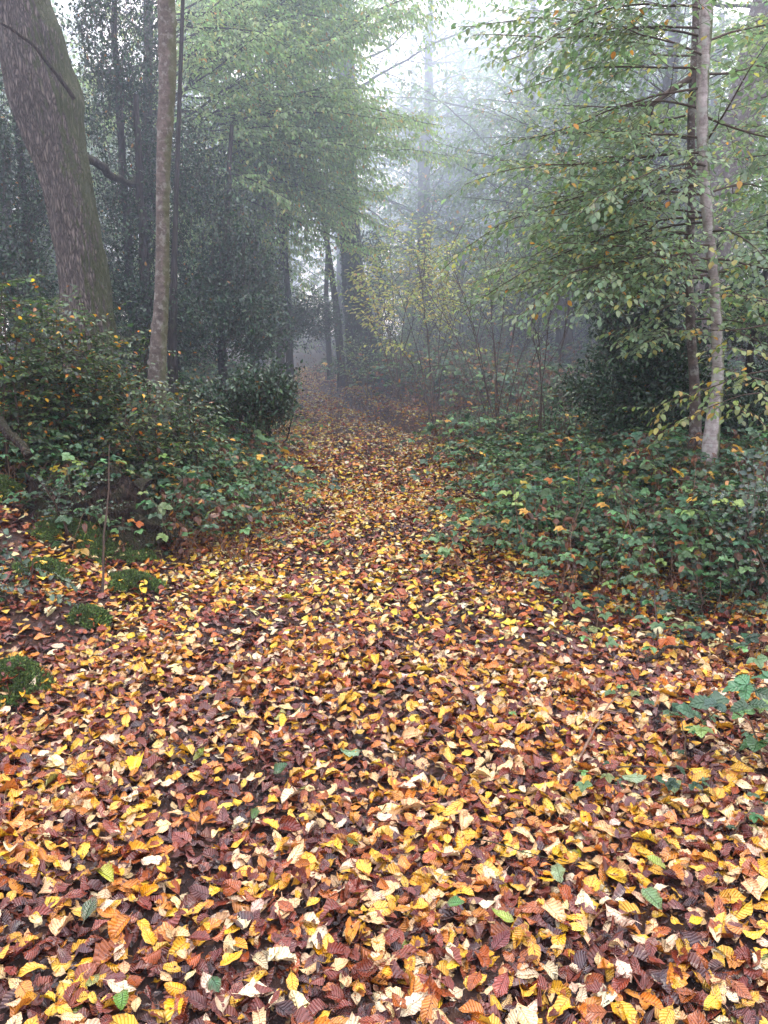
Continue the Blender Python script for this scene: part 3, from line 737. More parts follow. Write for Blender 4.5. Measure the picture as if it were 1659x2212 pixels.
holly("holly_tree", "blue-green foggy holly left of the broad far trunk", (b2[0], 15.), 4,
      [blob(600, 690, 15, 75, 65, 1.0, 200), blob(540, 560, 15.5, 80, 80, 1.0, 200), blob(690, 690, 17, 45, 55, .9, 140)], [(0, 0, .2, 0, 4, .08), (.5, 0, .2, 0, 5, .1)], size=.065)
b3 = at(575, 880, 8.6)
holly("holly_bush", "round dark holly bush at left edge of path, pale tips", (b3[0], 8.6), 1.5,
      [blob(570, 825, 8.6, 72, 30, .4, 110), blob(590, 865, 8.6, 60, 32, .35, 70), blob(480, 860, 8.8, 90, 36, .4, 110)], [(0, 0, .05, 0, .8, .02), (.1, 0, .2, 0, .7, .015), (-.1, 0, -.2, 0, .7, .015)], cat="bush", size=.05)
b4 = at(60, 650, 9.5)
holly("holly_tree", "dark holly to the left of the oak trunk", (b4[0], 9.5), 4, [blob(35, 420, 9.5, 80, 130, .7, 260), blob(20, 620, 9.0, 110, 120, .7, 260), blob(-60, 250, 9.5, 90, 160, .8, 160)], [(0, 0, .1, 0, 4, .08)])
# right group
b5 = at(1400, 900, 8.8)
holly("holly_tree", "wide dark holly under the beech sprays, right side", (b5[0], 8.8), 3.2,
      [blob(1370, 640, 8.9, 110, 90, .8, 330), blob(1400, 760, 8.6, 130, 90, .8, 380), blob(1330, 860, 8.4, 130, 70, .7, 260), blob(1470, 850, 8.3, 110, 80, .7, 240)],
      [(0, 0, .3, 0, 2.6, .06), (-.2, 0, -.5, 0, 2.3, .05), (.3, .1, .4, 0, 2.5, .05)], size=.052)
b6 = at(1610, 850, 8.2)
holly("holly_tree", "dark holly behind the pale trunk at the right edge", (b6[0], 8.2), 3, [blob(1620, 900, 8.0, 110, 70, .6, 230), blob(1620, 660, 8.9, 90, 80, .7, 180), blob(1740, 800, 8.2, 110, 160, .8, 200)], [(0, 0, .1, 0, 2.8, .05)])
print('hollies', time.time() - T0)

# ------------------------------------------------------------------ foggy hornbeam reaching from the left to the centre
def left_hornbeam():
    Y = 12.2; base = at(318, 800, Y); gb = np.array([base[0], Y, Hs(base[0], Y)])
    o, r, b = trunk_mesh([(322, -60), (320, 150), (316, 350), (314, 550), (312, 700), (316, 820)], Y, np.array([10, 11, 12, 13, 15, 20]) * mpp(Y), n=80, sides=16, above=3)
    t = thing("hornbeam_tree", "green hornbeam with long bare-based limbs arching over to the path", "tree", gb)
    mb = MB(); trunk(mb, o, r, b, 16); mb.build("trunk", M_DARK, t, origin=gb)
    tw, bg = MB(), Bag()
    T = [((325, 300), (640, 235), 9.6, 3), ((325, 270), (720, 150), 10.4, 2), ((325, 330), (700, 330), 10.8, 2), ((325, 200), (600, 60), 9.8, 2), ((325, 120), (720, 20), 10.6, 2), ((325, 60), (600, -60), 9.8, 2),
         ((325, 150), (860, 110), 12.0, 2), ((325, 250), (900, 230), 12.0, 2), ((325, 290), (880, 300), 11.2, 2), ((325, 350), (830, 420), 11.6, 2), ((325, 390), (780, 500), 12.3, 2),
         ((325, 360), (640, 420), 9.6, 2), ((325, 420), (600, 520), 10.0, 2), ((325, 100), (480, 40), 9.4, 2), ((325, 240), (560, 300), 11.4, 2), ((325, 10), (830, -10), 11.8, 2), ((325, 180), (880, 30), 12.5, 2),
         ((325, 80), (200, 20), 10.6, 2), ((325, 140), (180, 160), 10.9, 2), ((320, 300), (210, 340), 11.5, 2), ((320, 200), (200, 240), 9.4, 2), ((325, 300), (470, 180), 12, 2), ((325, 330), (760, 240), 9.8, 2), ((325, 120), (700, 90), 13.2, 2),
         ((325, 350), (720, 430), 13.2, 2), ((325, 300), (800, 200), 10.4, 2), ((325, 40), (700, 40), 11.2, 2), ((325, 200), (760, 330), 12.6, 2), ((325, 220), (640, 170), 9.2, 2), ((325, 60), (560, 110), 9.0, 2), ((325, 330), (600, 380), 11.2, 2), ((325, 0), (780, 60), 13.4, 2), ((325, 140), (820, 180), 13.6, 2), ((325, 360), (820, 360), 12.8, 2), ((325, 380), (860, 480), 14.5, 2), ((325, 260), (940, 160), 14.2, 2), ((325, 120), (930, 60), 13.6, 2), ((325, 60), (900, 0), 13.0, 2), ((325, 300), (930, 260), 13.2, 2), ((325, 330), (910, 350), 13.4, 2), ((325, 380), (880, 430), 12.6, 2), ((325, 20), (860, -40), 12.2, 2)]
    for a, bb, yy, lv in T:
        p0 = at(*a, Y); p1 = at(*bb, yy + 2.4 + (yy - 10) * .3); d = p1 - p0; L = np.linalg.norm(d)
        spray(tw, bg, p0, d / L + np.array([0, 0, .05 * L]), L * 1.04, .018, .072, 2, HORN_G, sp=.095, lsp=.040, droop=.085, wig=.07, droopl=.7, lr=.40, spread=.8, flat=.28, t0=.18)
    tw.build("branch", M_DARK, t, origin=gb); mb = MB(); bg.mesh(mb, HEX); mb.build("crown", M_HORN, t, origin=gb)
    print('left hornbeam', bg.count())
left_hornbeam()

# ------------------------------------------------------------------ thin stems in the middle distance
def pole_tree(name, label, pts, Y, rpx, crown=None, group=None, mat=M_DARK): return simple_tree(name, label, pts, Y, rpx, mat, above=7, n=60, sides=10, crown=crown, group=group)
lil = lambda z, L, n=8, ls=.09: dict(n=n, z=z, L=L, ls=ls, sp=.14, lsp=.06, r=.012, lvl=2)
pole_tree("young_tree", "thin dark stem leaning toward the broad far trunk", [(700, 480), (715, 580), (728, 680), (738, 790)], 18, [6, 7, 9, 11], lil((3.6, 6.5), (1, 1.8), 12))
pole_tree("young_tree", "dark straight pole tree standing among foggy hollies", [(612, 440), (616, 560), (622, 650), (626, 790)], 15, [7, 8, 9, 10], lil((3.4, 5.5), (.8, 1.6), 10))
pole_tree("young_tree", "very thin stem left of the foggy gap", [(586, 450), (588, 600), (590, 790)], 17, [4, 4.5, 5], lil((3.4, 5.5), (.8, 1.4), 8))
pole_tree("young_tree", "thin forked stem with orange leaves beside broad trunk", [(706, 430), (708, 540), (704, 640), (712, 790)], 20, [4, 5, 6, 7], dict(n=10, z=(3.2, 5.5), L=(.8, 1.6), ls=.1, sp=.25, lsp=.09, r=.012, lvl=1, col=DEADLEAF))
pole_tree("young_tree", "dark trunk close behind the slim knotted one", [(385, 300), (380, 450), (374, 620), (372, 800)], 9.4, [5, 6, 9, 13], None)
pole_tree("slender_tree", "slender pale stem in the bright foggy gap", [(962, 60), (966, 250), (967, 400), (966, 560), (964, 760)], 25, [2.5, 3.5, 4, 4.5, 5], dict(n=46, el=(.3, 1.1), z=(3.5, 13), L=(1.2, 2.4), ls=.12, sp=.2, lsp=.09, r=.015, lvl=2), mat=M_BROWN)
pole_tree("slender_tree", "leaning pale stem right of the bright foggy gap", [(1040, 100), (1020, 300), (1004, 450), (992, 620), (985, 760)], 26, [2.5, 3, 3.5, 4, 5], dict(n=46, el=(.3, 1.1), z=(3.5, 13), L=(1.4, 2.6), ls=.12, sp=.2, lsp=.09, r=.015, lvl=2), mat=M_BROWN)
pole_tree("slender_tree", "slanting foggy stem far behind the hazel shrubs", [(1090, 250), (1078, 420), (1066, 640), (1060, 760)], 24, [3, 4, 4, 5], dict(n=36, el=(.3, 1.1), z=(3.5, 11), L=(1.4, 2.8), ls=.12, sp=.2, lsp=.09, r=.015, lvl=2), mat=M_BROWN)

# ------------------------------------------------------------------ hazel shrubs and bright young beeches in the centre
def hazel(label, base_px, Y, fans, ly=.5, colf=YELLOW_G, ls=.075, group=None, leafy=.6):
    p = at(*base_px, Y); x = p[0]; gb = np.array([x, Y, Hs(x, Y)])
    t = thing("hazel_shrub", label, "shrub", gb, group=group)
    tw, bg = MB(), Bag()
    for (tx, ty, yy) in fans:
        e = at(tx, ty, yy); d = e - gb; L = np.linalg.norm(d)
        n = 14; q = np.linspace(0, 1, n)[:, None]
        pts = gb + rng.normal(0, .05, 3) * [1, 1, 0] + d * q + np.array([0, 0, .10 * L]) * np.sin(q * 3.14) + np.cumsum(rng.normal(0, .012, (n, 3)), 0)
        tube(tw, pts, np.linspace(.009 * Y / 10, .003, n), 6)
        for k in range(6, n):
            dd = norm(pts[k] - pts[k - 1]) + rng.normal(0, .5, 3)
            spray(tw, bg, pts[k], dd, rng.uniform(.3, .85), .004, ls, 1, colf, sp=.12, lsp=.05, droop=.1, leafy=leafy)
    tw.build("stem", M_TWIG, t, origin=gb); mb = MB(); bg.mesh(mb, HEX); mb.build("foliage", M_BEECH, t, origin=gb)
hazel("bare-stemmed hazel fan with few yellow leaves, right of centre", (1075, 890), 10.5, [(980, 560, 10.5), (1040, 540, 10), (1100, 520, 10.5), (1150, 590, 10), (900, 600, 10.8), (1180, 650, 10.2), (1060, 600, 11), (1010, 640, 9.8), (1215, 600, 10.4)], leafy=.25, colf=BEECH_G)
hazel("hazel of yellowing leaves on pale forked stems in centre", (935, 850), 12.5, [(860, 600, 12.5), (910, 580, 12), (960, 590, 12.8), (1000, 610, 12.5), (830, 680, 12.2), (885, 560, 13), (980, 660, 12)], leafy=.75)
hazel("tall thin hazel standing beside the dark holly mass", (1170, 870), 9.5, [(1150, 600, 9.6), (1190, 640, 9.4), (1230, 620, 9.6), (1130, 660, 9.5)], leafy=.15, colf=BEECH_G)
hazel("pale yellow sapling coloured as if lit, against the broad far trunk", (860, 800), 15, [(790, 560, 15), (850, 550, 15), (900, 540, 15), (820, 610, 14.8), (930, 570, 15.2), (780, 660, 14.6)], leafy=1, ls=.10, colf=pal([(.75, .78, .26), (.6, .68, .22), (.8, .72, .3)], [4, 4, 3]))  # yellow leaf colours raised so the sapling looks lit
hazel("hazel with yellow-green top behind bare stems", (1010, 820), 15, [(950, 620, 15), (1000, 590, 15), (1050, 590, 15.5), (1090, 600, 15), (920, 650, 14.6)], leafy=.9, ls=.085)
hazel("small green hazel beside the end of the path", (800, 880), 15.5, [(760, 770, 15.5), (800, 770, 15.5), (840, 775, 15.3), (780, 810, 15)], leafy=1, ls=.07, colf=BEECH_G)

# ------------------------------------------------------------------ brambles
def bramble_mesh(seed, nc, length, height, tmpl, lsize=.062, dead=.0, ms=True):
    global rng
    keep = rng; rng = np.random.default_rng(seed)
    cn, bg, dd = MB(), Bag(), Bag()
    for c in range(nc):
        az = rng.uniform(0, 6.28); st = np.array([rng.normal(0, .16), rng.normal(0, .16), -.05])
        L = length * rng.uniform(.6, 1.25); hh = height * rng.uniform(.6, 1.25); n = 12; q = np.linspace(0, 1, n)
        hx = st[0] + math.cos(az) * L * q ** 1.2; hy = st[1] + math.sin(az) * L * q ** 1.2
        z = hh * np.sin(np.clip(q * 2.5, 0, math.pi * .92)) * (1 - .15 * q)
        pts = np.stack([hx, hy, z], 1) + np.cumsum(rng.normal(0, .008, (n, 3)), 0)
        tube(cn, pts, np.linspace(.0045, .0016, n), 4, cap=False)
        m = int(L / .055); s = np.linspace(.12, 1, m)
        P = np.stack([np.interp(s, q, pts[:, k]) for k in range(3)], 1)
        T = norm(np.stack([np.interp(s, q, np.gradient(pts[:, k])) for k in range(3)], 1))
        for k in range(m):
            sd = norm(np.cross(T[k], UP)) * (1 if k % 2 else -1)
            pd = norm(T[k] * .5 + sd * rng.uniform(.4, 1.2) + UP * rng.uniform(.1, .9))
            pl = rng.uniform(.03, .09); e = P[k] + pd * pl
            tube(cn, np.array([P[k], e]), [.0012, .001], 3, cap=False)
            hd = norm(pd * [1, 1, .15] + rng.normal(0, .12, 3)); up = norm(UP + rng.normal(0, .28, 3)); s2 = norm(np.cross(hd, up))
            sz = lsize * rng.uniform(.7, 1.3); colr = BRAM_G(1)[0]
            leafl = [(hd, 1.12), (norm(hd * .25 + s2), .92), (norm(hd * .25 - s2), .92)]
            if rng.random() < .3: leafl += [(norm(-hd * .5 + s2), .7), (norm(-hd * .5 - s2), .7)]
            if rng.random() < dead:
                for a_, sc_ in leafl: dd.add(e, a_ * .4 - UP * rng.uniform(.3, 1.2) + rng.normal(0, .3, 3), rng.normal(0, 1, 3), sz * sc_ * .9, DEADLEAF(1)[0])
            else:
                for a_, sc_ in leafl: bg.add(e, a_ - UP * rng.uniform(0, .45), up + rng.normal(0, .18, 3), sz * sc_, colr * rng.uniform(.85, 1.15))
    r = []
    r.append(('cane', cn, M_CANE)); m1 = MB(); bg.mesh(m1, tmpl); r.append(('foliage', m1, M_BRAM))
    if dd.p: m2 = MB(); dd.mesh(m2, BEECH if tmpl is BRAM else HEX); r.append(('dead_foliage', m2, M_LITTER))
    rng = keep
    return r
PROTO = {}
def proto(key, **kw):
    parts = bramble_mesh(**kw); meshes = []
    for nm, m, mat in parts:
        o = m.build(nm, mat); meshes.append((nm, o.data)); bpy.data.objects.remove(o)
    PROTO[key] = meshes
for k in range(5): proto(('near', k), seed=100 + k, nc=11, length=.75, height=.42, tmpl=BRAM, dead=.06 if k < 3 else .28)
for k in range(5): proto(('far', k), seed=200 + k, nc=15, length=.8, height=.42, tmpl=BRAM_LO, lsize=.07, dead=.04 if k < 3 else .18)
for k in range(2): proto(('small', k), seed=300 + k, nc=2, length=.38, height=.12, tmpl=BRAM, lsize=.05)
for k in range(1): proto(('big', k), seed=330 + k, nc=3, length=.30, height=.22, tmpl=BRAM, lsize=.085)
def bramble(kind, k, x, y, rz, s, label, group=None, lift=0, tilt=(0, 0)):
    t = thing("bramble_bush", label, "bramble", (x, y, Hs(x, y) + lift), rz, group, s)
    t.rotation_euler = (tilt[0], tilt[1], rz)
    for nm, me in PROTO[(kind, k)]:
        o = bpy.data.objects.new(nm, me); COL.objects.link(o); o.parent = t
    return t
# zones: right thicket and left thicket, laid out over the banks
def zone(xlo, xhi, ylo, yhi, spacing, test, kinds, smin, smax, label, group, kmax=5, lim=99):
    pts = []
    for _ in range(6000):
        x, y = rng.uniform(xlo, xhi), rng.uniform(ylo, yhi)
        if not test(x, y): continue
        if all((x - a) ** 2 + (y - b) ** 2 > spacing ** 2 for a, b in pts):
            pts.append((x, y))
            if len(pts) >= lim: break
    for (x, y) in pts:
        kd = kinds(x, y); bramble(kd, int(rng.integers(0, kmax)), x, y, rng.uniform(0, 6.28), rng.uniform(smin, smax), label, group)
    print(group, len(pts))
inview = lambda x, y, m=1.2: abs(x) < .5 * y + m
redge = lambda y: float(xc(y) + np.interp(y, [3.5, 4.6, 5.2, 6, 7.5, 10, 13, 16, 20], [1.9, 1.4, 1.0, .98, 1.12, 1.4, 1.5, 1.35, 1.2]))
ledge = lambda y: float(xc(y) - np.interp(y, [4, 5.3, 6.2, 8, 10, 13, 16, 20], [3.2, 1.7, 1.1, 1.32, 1.75, 1.85, 1.7, 1.5]))
zone(.8, 6, 4.7, 7.6, .36, lambda x, y: x > redge(y) and inview(x, y), lambda x, y: 'near', .72, 1.05,
     "glossy bramble in the near thicket right of the path", "near brambles right of the path")
zone(.5, 8, 7.6, 13, .5, lambda x, y: x > redge(y) and inview(x, y), lambda x, y: 'far', .7, 1.05,
     "low bramble in the middle thicket right of the path", "middle brambles right of the path", lim=95)
zone(-3, 9, 13, 23, .9, lambda x, y: x > redge(y) and inview(x, y, .5), lambda x, y: 'far', 1.0, 1.5,
     "foggy low bramble beyond the bend in the path", "far brambles past the bend", lim=75)
zone(-5, -.8, 5.25, 8.2, .38, lambda x, y: x < ledge(y) and inview(x, y), lambda x, y: 'near', .62, .95,
     "glossy bramble in the near thicket left of the path", "near brambles left of the path")
zone(-8, -.8, 8.2, 19, .62, lambda x, y: x < ledge(y) and inview(x, y, .5), lambda x, y: 'far', .75, 1.15,
     "low bramble in the dim thicket left of the path", "far brambles left of the path", lim=110)
zone(1.1, 3.2, 3.5, 4.8, .34, lambda x, y: x > redge(y) - .35 and inview(x, y, .2), lambda x, y: 'small', .7, 1.1,
     "small bramble sprig on the leaves before the right thicket", "bramble sprigs in front of the right thicket", kmax=2, lim=16)
zone(-3.4, -1.0, 3.9, 5.3, .45, lambda x, y: x < ledge(y) + .3 and inview(x, y, .2), lambda x, y: 'small', .6, 1.0,
     "small bramble sprig on the leafy left bank", "bramble sprigs on the left bank", kmax=2, lim=9)
# individual foreground brambles
def bpx(kind, k, px, py, s, label, rz=None, lift=0.0):
    g = ground_hit(px, py); bramble(kind, k, g[0], g[1], rng.uniform(0, 6.28) if rz is None else rz, s, label, lift=lift)
bpx('small', 0, 1250, 1375, 1.0, "low bramble trailing over yellow leaves, three glossy leaflets up")
bpx('small', 1, 1330, 1345, .95, "small bramble at the front foot of right thicket")
bpx('small', 0, 1210, 1300, .9, "small bramble poking from litter left of the right thicket")
bpx('small', 0, 1410, 1530, .6, "bramble seedling on leaves below the thin upright twig", rz=1.5)
bpx('big', 0, 1735, 1650, .85, "large-leaved bramble at the right edge of the foreground", rz=2.6)
bpx('small', 1, 1490, 1670, .75, "dark bramble trailing across leaves near right edge", rz=3.0)
bpx('small', 0, 1350, 1700, .6, "tiny bramble sprig with pale leaf among litter, right")
bpx('small', 0, 1560, 1420, 1.0, "bramble sprig among brown stalks on the right")
bpx('small', 1, 1560, 1830, .6, "tiny dark bramble sprig low at the right edge", rz=2.)
bpx('small', 0, 470, 1150, 1.0, "bright green bramble at front of the left thicket")
bpx('small', 1, 560, 1175, 1.0, "bramble with pale leaf at the left path edge")
bpx('big', 0, 70, 1030, .9, "large-leaved bramble over the rotten stump", lift=.25, rz=.5)
bpx('big', 0, 150, 985, .8, "round-leaved bramble shoot standing above stump", lift=.35, rz=2.1)
bpx('small', 1, 370, 1120, .9, "small bramble right of the mossy mound")

# ------------------------------------------------------------------ mixed saplings / holly shrubs, left foreground edge
def shrub(name, label, px, Y, hpx, wpx, n, colf, size=.045, per=16, tmpl=None, yel=.0, mat=M_BEECH, group=None, stems=4, cat="bush"):
    b = at(*px, Y); x = b[0]; gb = np.array([x, Y, Hs(x, Y)]); h = hpx * mpp(Y) * (.92 if stems == 5 else 1); w = wpx * mpp(Y)
    t = thing(name, label, cat, gb, group=group)
    st, tw, bg = MB(), MB(), Bag()
    for k in range(stems):
        e = gb + [rng.uniform(-w, w) * .8, rng.uniform(-.2, .2), h * rng.uniform(.75, 1.1)]
        q = np.linspace(0, 1, 12)[:, None]; s0 = gb + [rng.uniform(-w, w) * .5, rng.uniform(-.15, .15), -.05]
        pts = s0 + (e - s0) * q + np.cumsum(rng.normal(0, .008, (12, 3)), 0); tube(st, pts, np.linspace(.009, .003, 12), 6)
        for j in range(int(n / stems)):
            i_ = rng.integers(2, 12); dd = np.array([rng.normal(), rng.normal() * .8, rng.uniform(-.2, .8)])
            sp_pts = curve(pts[i_], dd, rng.uniform(.15, .45), 5, .3, .1); tube(tw, sp_pts, [.003, .0025, .002, .0015, .001], 3, cap=False)
            leaves_on(bg, sp_pts, size, size * .45, (lambda m: np.where(rng.random((m, 1)) < yel, YEL(m), colf(m))), droopl=.3, jit=.5)
    st.build("stem", M_TWIG, t, origin=gb); tw.build("branch", M_TWIG, t, origin=gb)
    mb = MB(); bg.mesh(mb, tmpl or HEX); mb.build("foliage", mat, t, origin=gb)
    return t
YEL = pal([(.75, .42, .04), (.6, .22, .03), (.25, .09, .03)], [4, 3, 3])
SHR = pal([(.05, .10, .045), (.08, .15, .055), (.13, .20, .065), (.035, .07, .04)], [3, 3, 2, 3], .25)
for i_, (px, Y, hp, wp, lab) in enumerate([((20, 900), 5.6, 420, 60, "tall mixed sapling with orange leaves at the left edge"), ((110, 900), 6.0, 380, 60, "green sapling before the oak foot, upright dark stems"),
        ((200, 900), 6.2, 330, 60, "leafy sapling in front of the oak's right flank"), ((290, 900), 6.4, 260, 60, "low leafy sapling left of the slim trunk"),
        ((60, 950), 5.8, 300, 60, "dense green shrub above the rotten stump"), ((180, 930), 6.1, 260, 70, "dark shrub flecked with orange leaves behind the stump"),
        ((320, 950), 6.0, 220, 70, "dim shrub dotted orange at foot of slim trunk"), ((400, 950), 6.6, 220, 60, "loose sapling right of the slim trunk's foot"), ((150, 860), 6.9, 330, 90, "shrub screening the base of the big oak"), ((270, 860), 7.6, 240, 90, "deep green shrub between oak and slim trunk")]):
    shrub("sapling" if i_ < 4 else "shrub", lab, px, Y, hp, wp, 165, SHR, .045, yel=.055, mat=M_HOLLY if i_ % 2 else M_BEECH, tmpl=HEX if i_ % 2 else BEECH, stems=5)
shrub("holly_bush", "spiny glossy holly at the right edge of thicket", (1620, 1280), 4.2, 260, 70, 60, HOLLY_G, .05, tmpl=HOLLY, mat=M_HOLLY, stems=4)
shrub("holly_bush", "small spiny holly sprig in front of right thicket", (1530, 1340), 4.1, 90, 70, 16, HOLLY_G, .05, tmpl=HOLLY, mat=M_HOLLY, stems=2)
shrub("holly_bush", "spiny holly leaning in from right edge at mid height", (1660, 1000), 4.6, 180, 60, 50, HOLLY_G, .05, tmpl=HOLLY, mat=M_HOLLY, stems=3)
shrub("holly_seedling", "tiny holly seedling beside the rotten stump", (140, 1150), 4.9, 110, 22, 14, HOLLY_G, .035, tmpl=HOLLY, mat=M_HOLLY, stems=1)
shrub("holly_seedling", "small holly growing from litter at left edge", (40, 1300), 4.1, 90, 40, 12, HOLLY_G, .045, tmpl=HOLLY, mat=M_HOLLY, stems=2)
shrub("sapling", "thin green-topped sapling rising from the right thicket", (1240, 1200), 5.4, 300, 35, 26, BRAM_G, .05, tmpl=BEECH, mat=M_BRAM, stems=1)

# ------------------------------------------------------------------ dry brown stalks
def stalks(label, cx, cy, rx, ry, n, h, leaves=3, group=None):
    gb = np.array([cx, cy, Hs(cx, cy)]); t = tag(thing("dead_stalks", label, "dead plants", gb, group=group), kind="stuff")
    st, bg = MB(), Bag()
    for k in range(n):
        x, y = cx + rng.normal(0, rx), cy + rng.normal(0, ry); b = np.array([x, y, Hs(x, y) - .03])
        pts = curve(b, (rng.normal(0, .3), rng.normal(0, .3), 1), h * rng.uniform(.5, 1.2), 8, .3, .14)
        tube(st, pts, np.linspace(.004, .0015, 8), 3, cap=False)
        m = leaves; i_ = rng.integers(2, 8, m)
        bg.add(pts[i_], rng.normal(0, .5, (m, 3)) - UP * .6, rng.normal(0, 1, (m, 3)), .052 * rng.uniform(.6, 1.2, m), DEADLEAF(m))
    st.build("stalk", M_DRY, t, origin=gb); mb = MB(); bg.mesh(mb, HEX if cy > 7 else BEECH); mb.build("dead_foliage", M_LITTER, t, origin=gb)
g = at(1120, 800, 10); stalks("tangle of dry brown stalks among the hazel stems", g[0], 10.2, .9, .7, 170, 1.3)
g = at(1010, 750, 13); stalks("dry brown stalks behind the hazels in centre", g[0], 13.5, 1.3, .9, 150, 1.4)
g = at(640, 740, 20); stalks("rusty bracken patch far along the path", g[0], 21, 1.6, 1.0, 150, .9, 6)
g = at(1450, 1050, 5.4); stalks("brown withered stems inside the right-hand thicket", 2.3, 5.0, .7, .4, 150, .6, 6)
stalks("brown withered leaves at the near edge of right thicket", 1.9, 4.55, .55, .2, 80, .3, 5)
stalks("withered red-brown weeds at the right edge foreground", 2.3, 3.7, .35, .3, 70, .3, 5)
stalks("withered brown weeds along front of the left thicket", -1.55, 5.5, .35, .2, 70, .3, 5)
stalks("brown dead stems under the slim trunk", -2.3, 6.6, .7, .3, 90, .5, 5)

# ------------------------------------------------------------------ moss mounds, stump, twigs
def moss(label, x0, y0, rx, ry, rz, n):
    z0 = Hs(x0, y0); t = thing("moss_mound", label, "moss", (x0, y0, z0))
    x = x0 + rng.normal(0, rx * .62, n * 3); y = y0 + rng.normal(0, ry * .62, n * 3)
    nz = np.array([mnoise.noise(Vector((a * 7, c * 7, 4))) + .5 * mnoise.noise(Vector((a * 22, c * 22, 1))) for a, c in zip(x, y)])
    d = ((x - x0) / rx) ** 2 + ((y - y0) / ry) ** 2
    k = (d < 1.4 + nz * 2.2); x, y, nz = x[k], y[k], nz[k]; n = len(x)
    P = np.stack([x, y, H(x, y) + .012 + .014 * nz + rng.uniform(-.006, .006, n)], 1); mb = MB(); bg = Bag()
    c = pal([(.05, .095, .02), (.09, .15, .03), (.03, .055, .015), (.13, .17, .04)], [3, 2, 2, .5], .3)
    for _ in range(4): bg.add(P + rng.normal(0, .005, P.shape), rng.normal(0, .7, (n, 3)) + UP * .6, rng.normal(0, 1, (n, 3)), rng.uniform(.008, .024, n), c(n) * (1 + .6 * nz[:, None]).clip(.4, 1.6))
    bg.mesh(mb, HEXL); mb.build("moss", M_MOSS, t, origin=(x0, y0, z0))
for (gx_, gy_, m) in MOSSP: moss(m[0], gx_, gy_, m[3], m[4], m[5], m[6])

def stump():
    x0, y0 = at(190, 1000, 5.3)[0], 5.3; z0 = Hs(x0, y0)
    t = thing("rotten_stump", "dark rotten stump with mossy lip on left bank", "stump", (x0, y0, z0))
    mb = MB(); n, s = 22, 40
    th = np.linspace(0, 2 * math.pi, s, endpoint=False); V = []
    for k in range(n):
        q = k / (n - 1)
        for a in th:
            v = Vector((math.cos(a) * 2, math.sin(a) * 2, q * 2)); hh = .30 + .16 * mnoise.noise(Vector((math.cos(a) * 2.5, math.sin(a) * 2.5, 5)))
            r = .26 * (1 + .5 * (1 - q) ** 3) * (1 + .22 * mnoise.noise(v) + .14 * mnoise.noise(v * 4) + .09 * abs(mnoise.noise(v * 9)) + .3 * abs(mnoise.noise(Vector((math.cos(a) * 5, math.sin(a) * 5, q * .7)))))
            V.append((math.cos(a) * r * 1.35 + x0, math.sin(a) * r + y0, z0 - .1 + (hh + .1) * q))
    i = np.arange(n - 1)[:, None] * s; j = np.arange(s)[None]; j2 = (j + 1) % s
    mb.add(np.array(V), f4=np.stack([i + j, i + j2, i + s + j2, i + s + j], -1).reshape(-1, 4)); mb.build("shell", M_ROT, t, origin=(x0, y0, z0))
    mb = MB(); top = np.array(V[-s:]); rings = [top]
    for k, (f, dz) in enumerate(((.85, -.03), (.75, -.12), (.6, -.2), (.3, -.24), (.02, -.25))): c = top.mean(0); rings.append((top - c) * [f, f, .6] + c + [0, 0, dz])
    W = np.concatenate(rings); nr = len(rings); i = np.arange(nr - 1)[:, None] * s
    mb.add(W, f4=np.stack([i + j, i + j2, i + s + j2, i + s + j], -1).reshape(-1, 4)); mb.build("hollow", M_ROT, t, origin=(x0, y0, z0))
    for k, (dx, a, L) in enumerate(((-.5, 2.6, .6), (.35, -.4, .5), (-.1, -1.7, .45), (-.7, -2.2, .5))):
        mb = MB(); p = curve((x0 + dx * .4, y0 - .1, z0 + .12), (math.cos(a), math.sin(a) * .6, .05), L, 10, .9, .12); tube(mb, p, np.linspace(.06, .015, 10), 9)
        mb.build("root", M_ROT, t, origin=(x0, y0, z0))
stump()
def log(label, p0, p1, r, mat=M_ROT, name="dead_branch", cat="dead branch", n=14, w=.012, sides=7, taper=.4, forks=0):
    p0, p1 = np.array(p0), np.array(p1); q = np.linspace(0, 1, n)[:, None]
    pts = p0 + (p1 - p0) * q + np.cumsum(rng.normal(0, w, (n, 3)), 0) * np.sin(q * 3.14) ** .5
    mb = MB(); tube(mb, pts - p0, np.linspace(r, r * taper, n), sides)
    for _ in range(forks):
        k = rng.integers(3, n - 2); L = np.linalg.norm(p1 - p0) * rng.uniform(.15, .3)
        f = curve(pts[k] - p0, (p1 - p0) / np.linalg.norm(p1 - p0) + rng.normal(0, .6, 3) * [1, 1, .3], L, 6, 0, .08); tube(mb, f, np.linspace(r * .5, r * .2, 6), 4)
    o = mb.build(name, mat); o.location = tuple(p0); tag(o, label, cat); return o
def gp(px, py, lift=.03): g = ground_hit(px, py); return (g[0], g[1], Hs(g[0], g[1]) + lift)
log("thick bare dead limb leaning over the stump, left edge", at(-10, 900, 5.2), at(62, 985, 5.0), .035, w=.006, sides=10, taper=.8)
log("thin grey twig rising out of leaves, right foreground", gp(1240, 1665, .02), at(1345, 1500, 2.95), .006, M_DRY, "twig", "twig", forks=3, w=.004)
log("black curved twig lying on yellow leaves, lower right", gp(1030, 1850, .05), gp(1262, 1900, .04), .0022, M_DARK, "twig", "twig", w=.003)
log("thin upright dark twig before the right thicket", gp(1422, 1395, 0), at(1420, 1215, 4.4), .006, M_TWIG, "twig", "twig", w=.004)
log("tall thin dead stem beside the long moss mound", gp(222, 1290, 0), at(236, 960, 4.7), .008, M_TWIG, "twig", "twig", w=.005)
log("long bramble runner crossing leaves at the right edge", gp(1330, 1680, .04), at(1650, 1655, 2.5), .0028, M_TWIG, "bramble_runner", "bramble", w=.004)
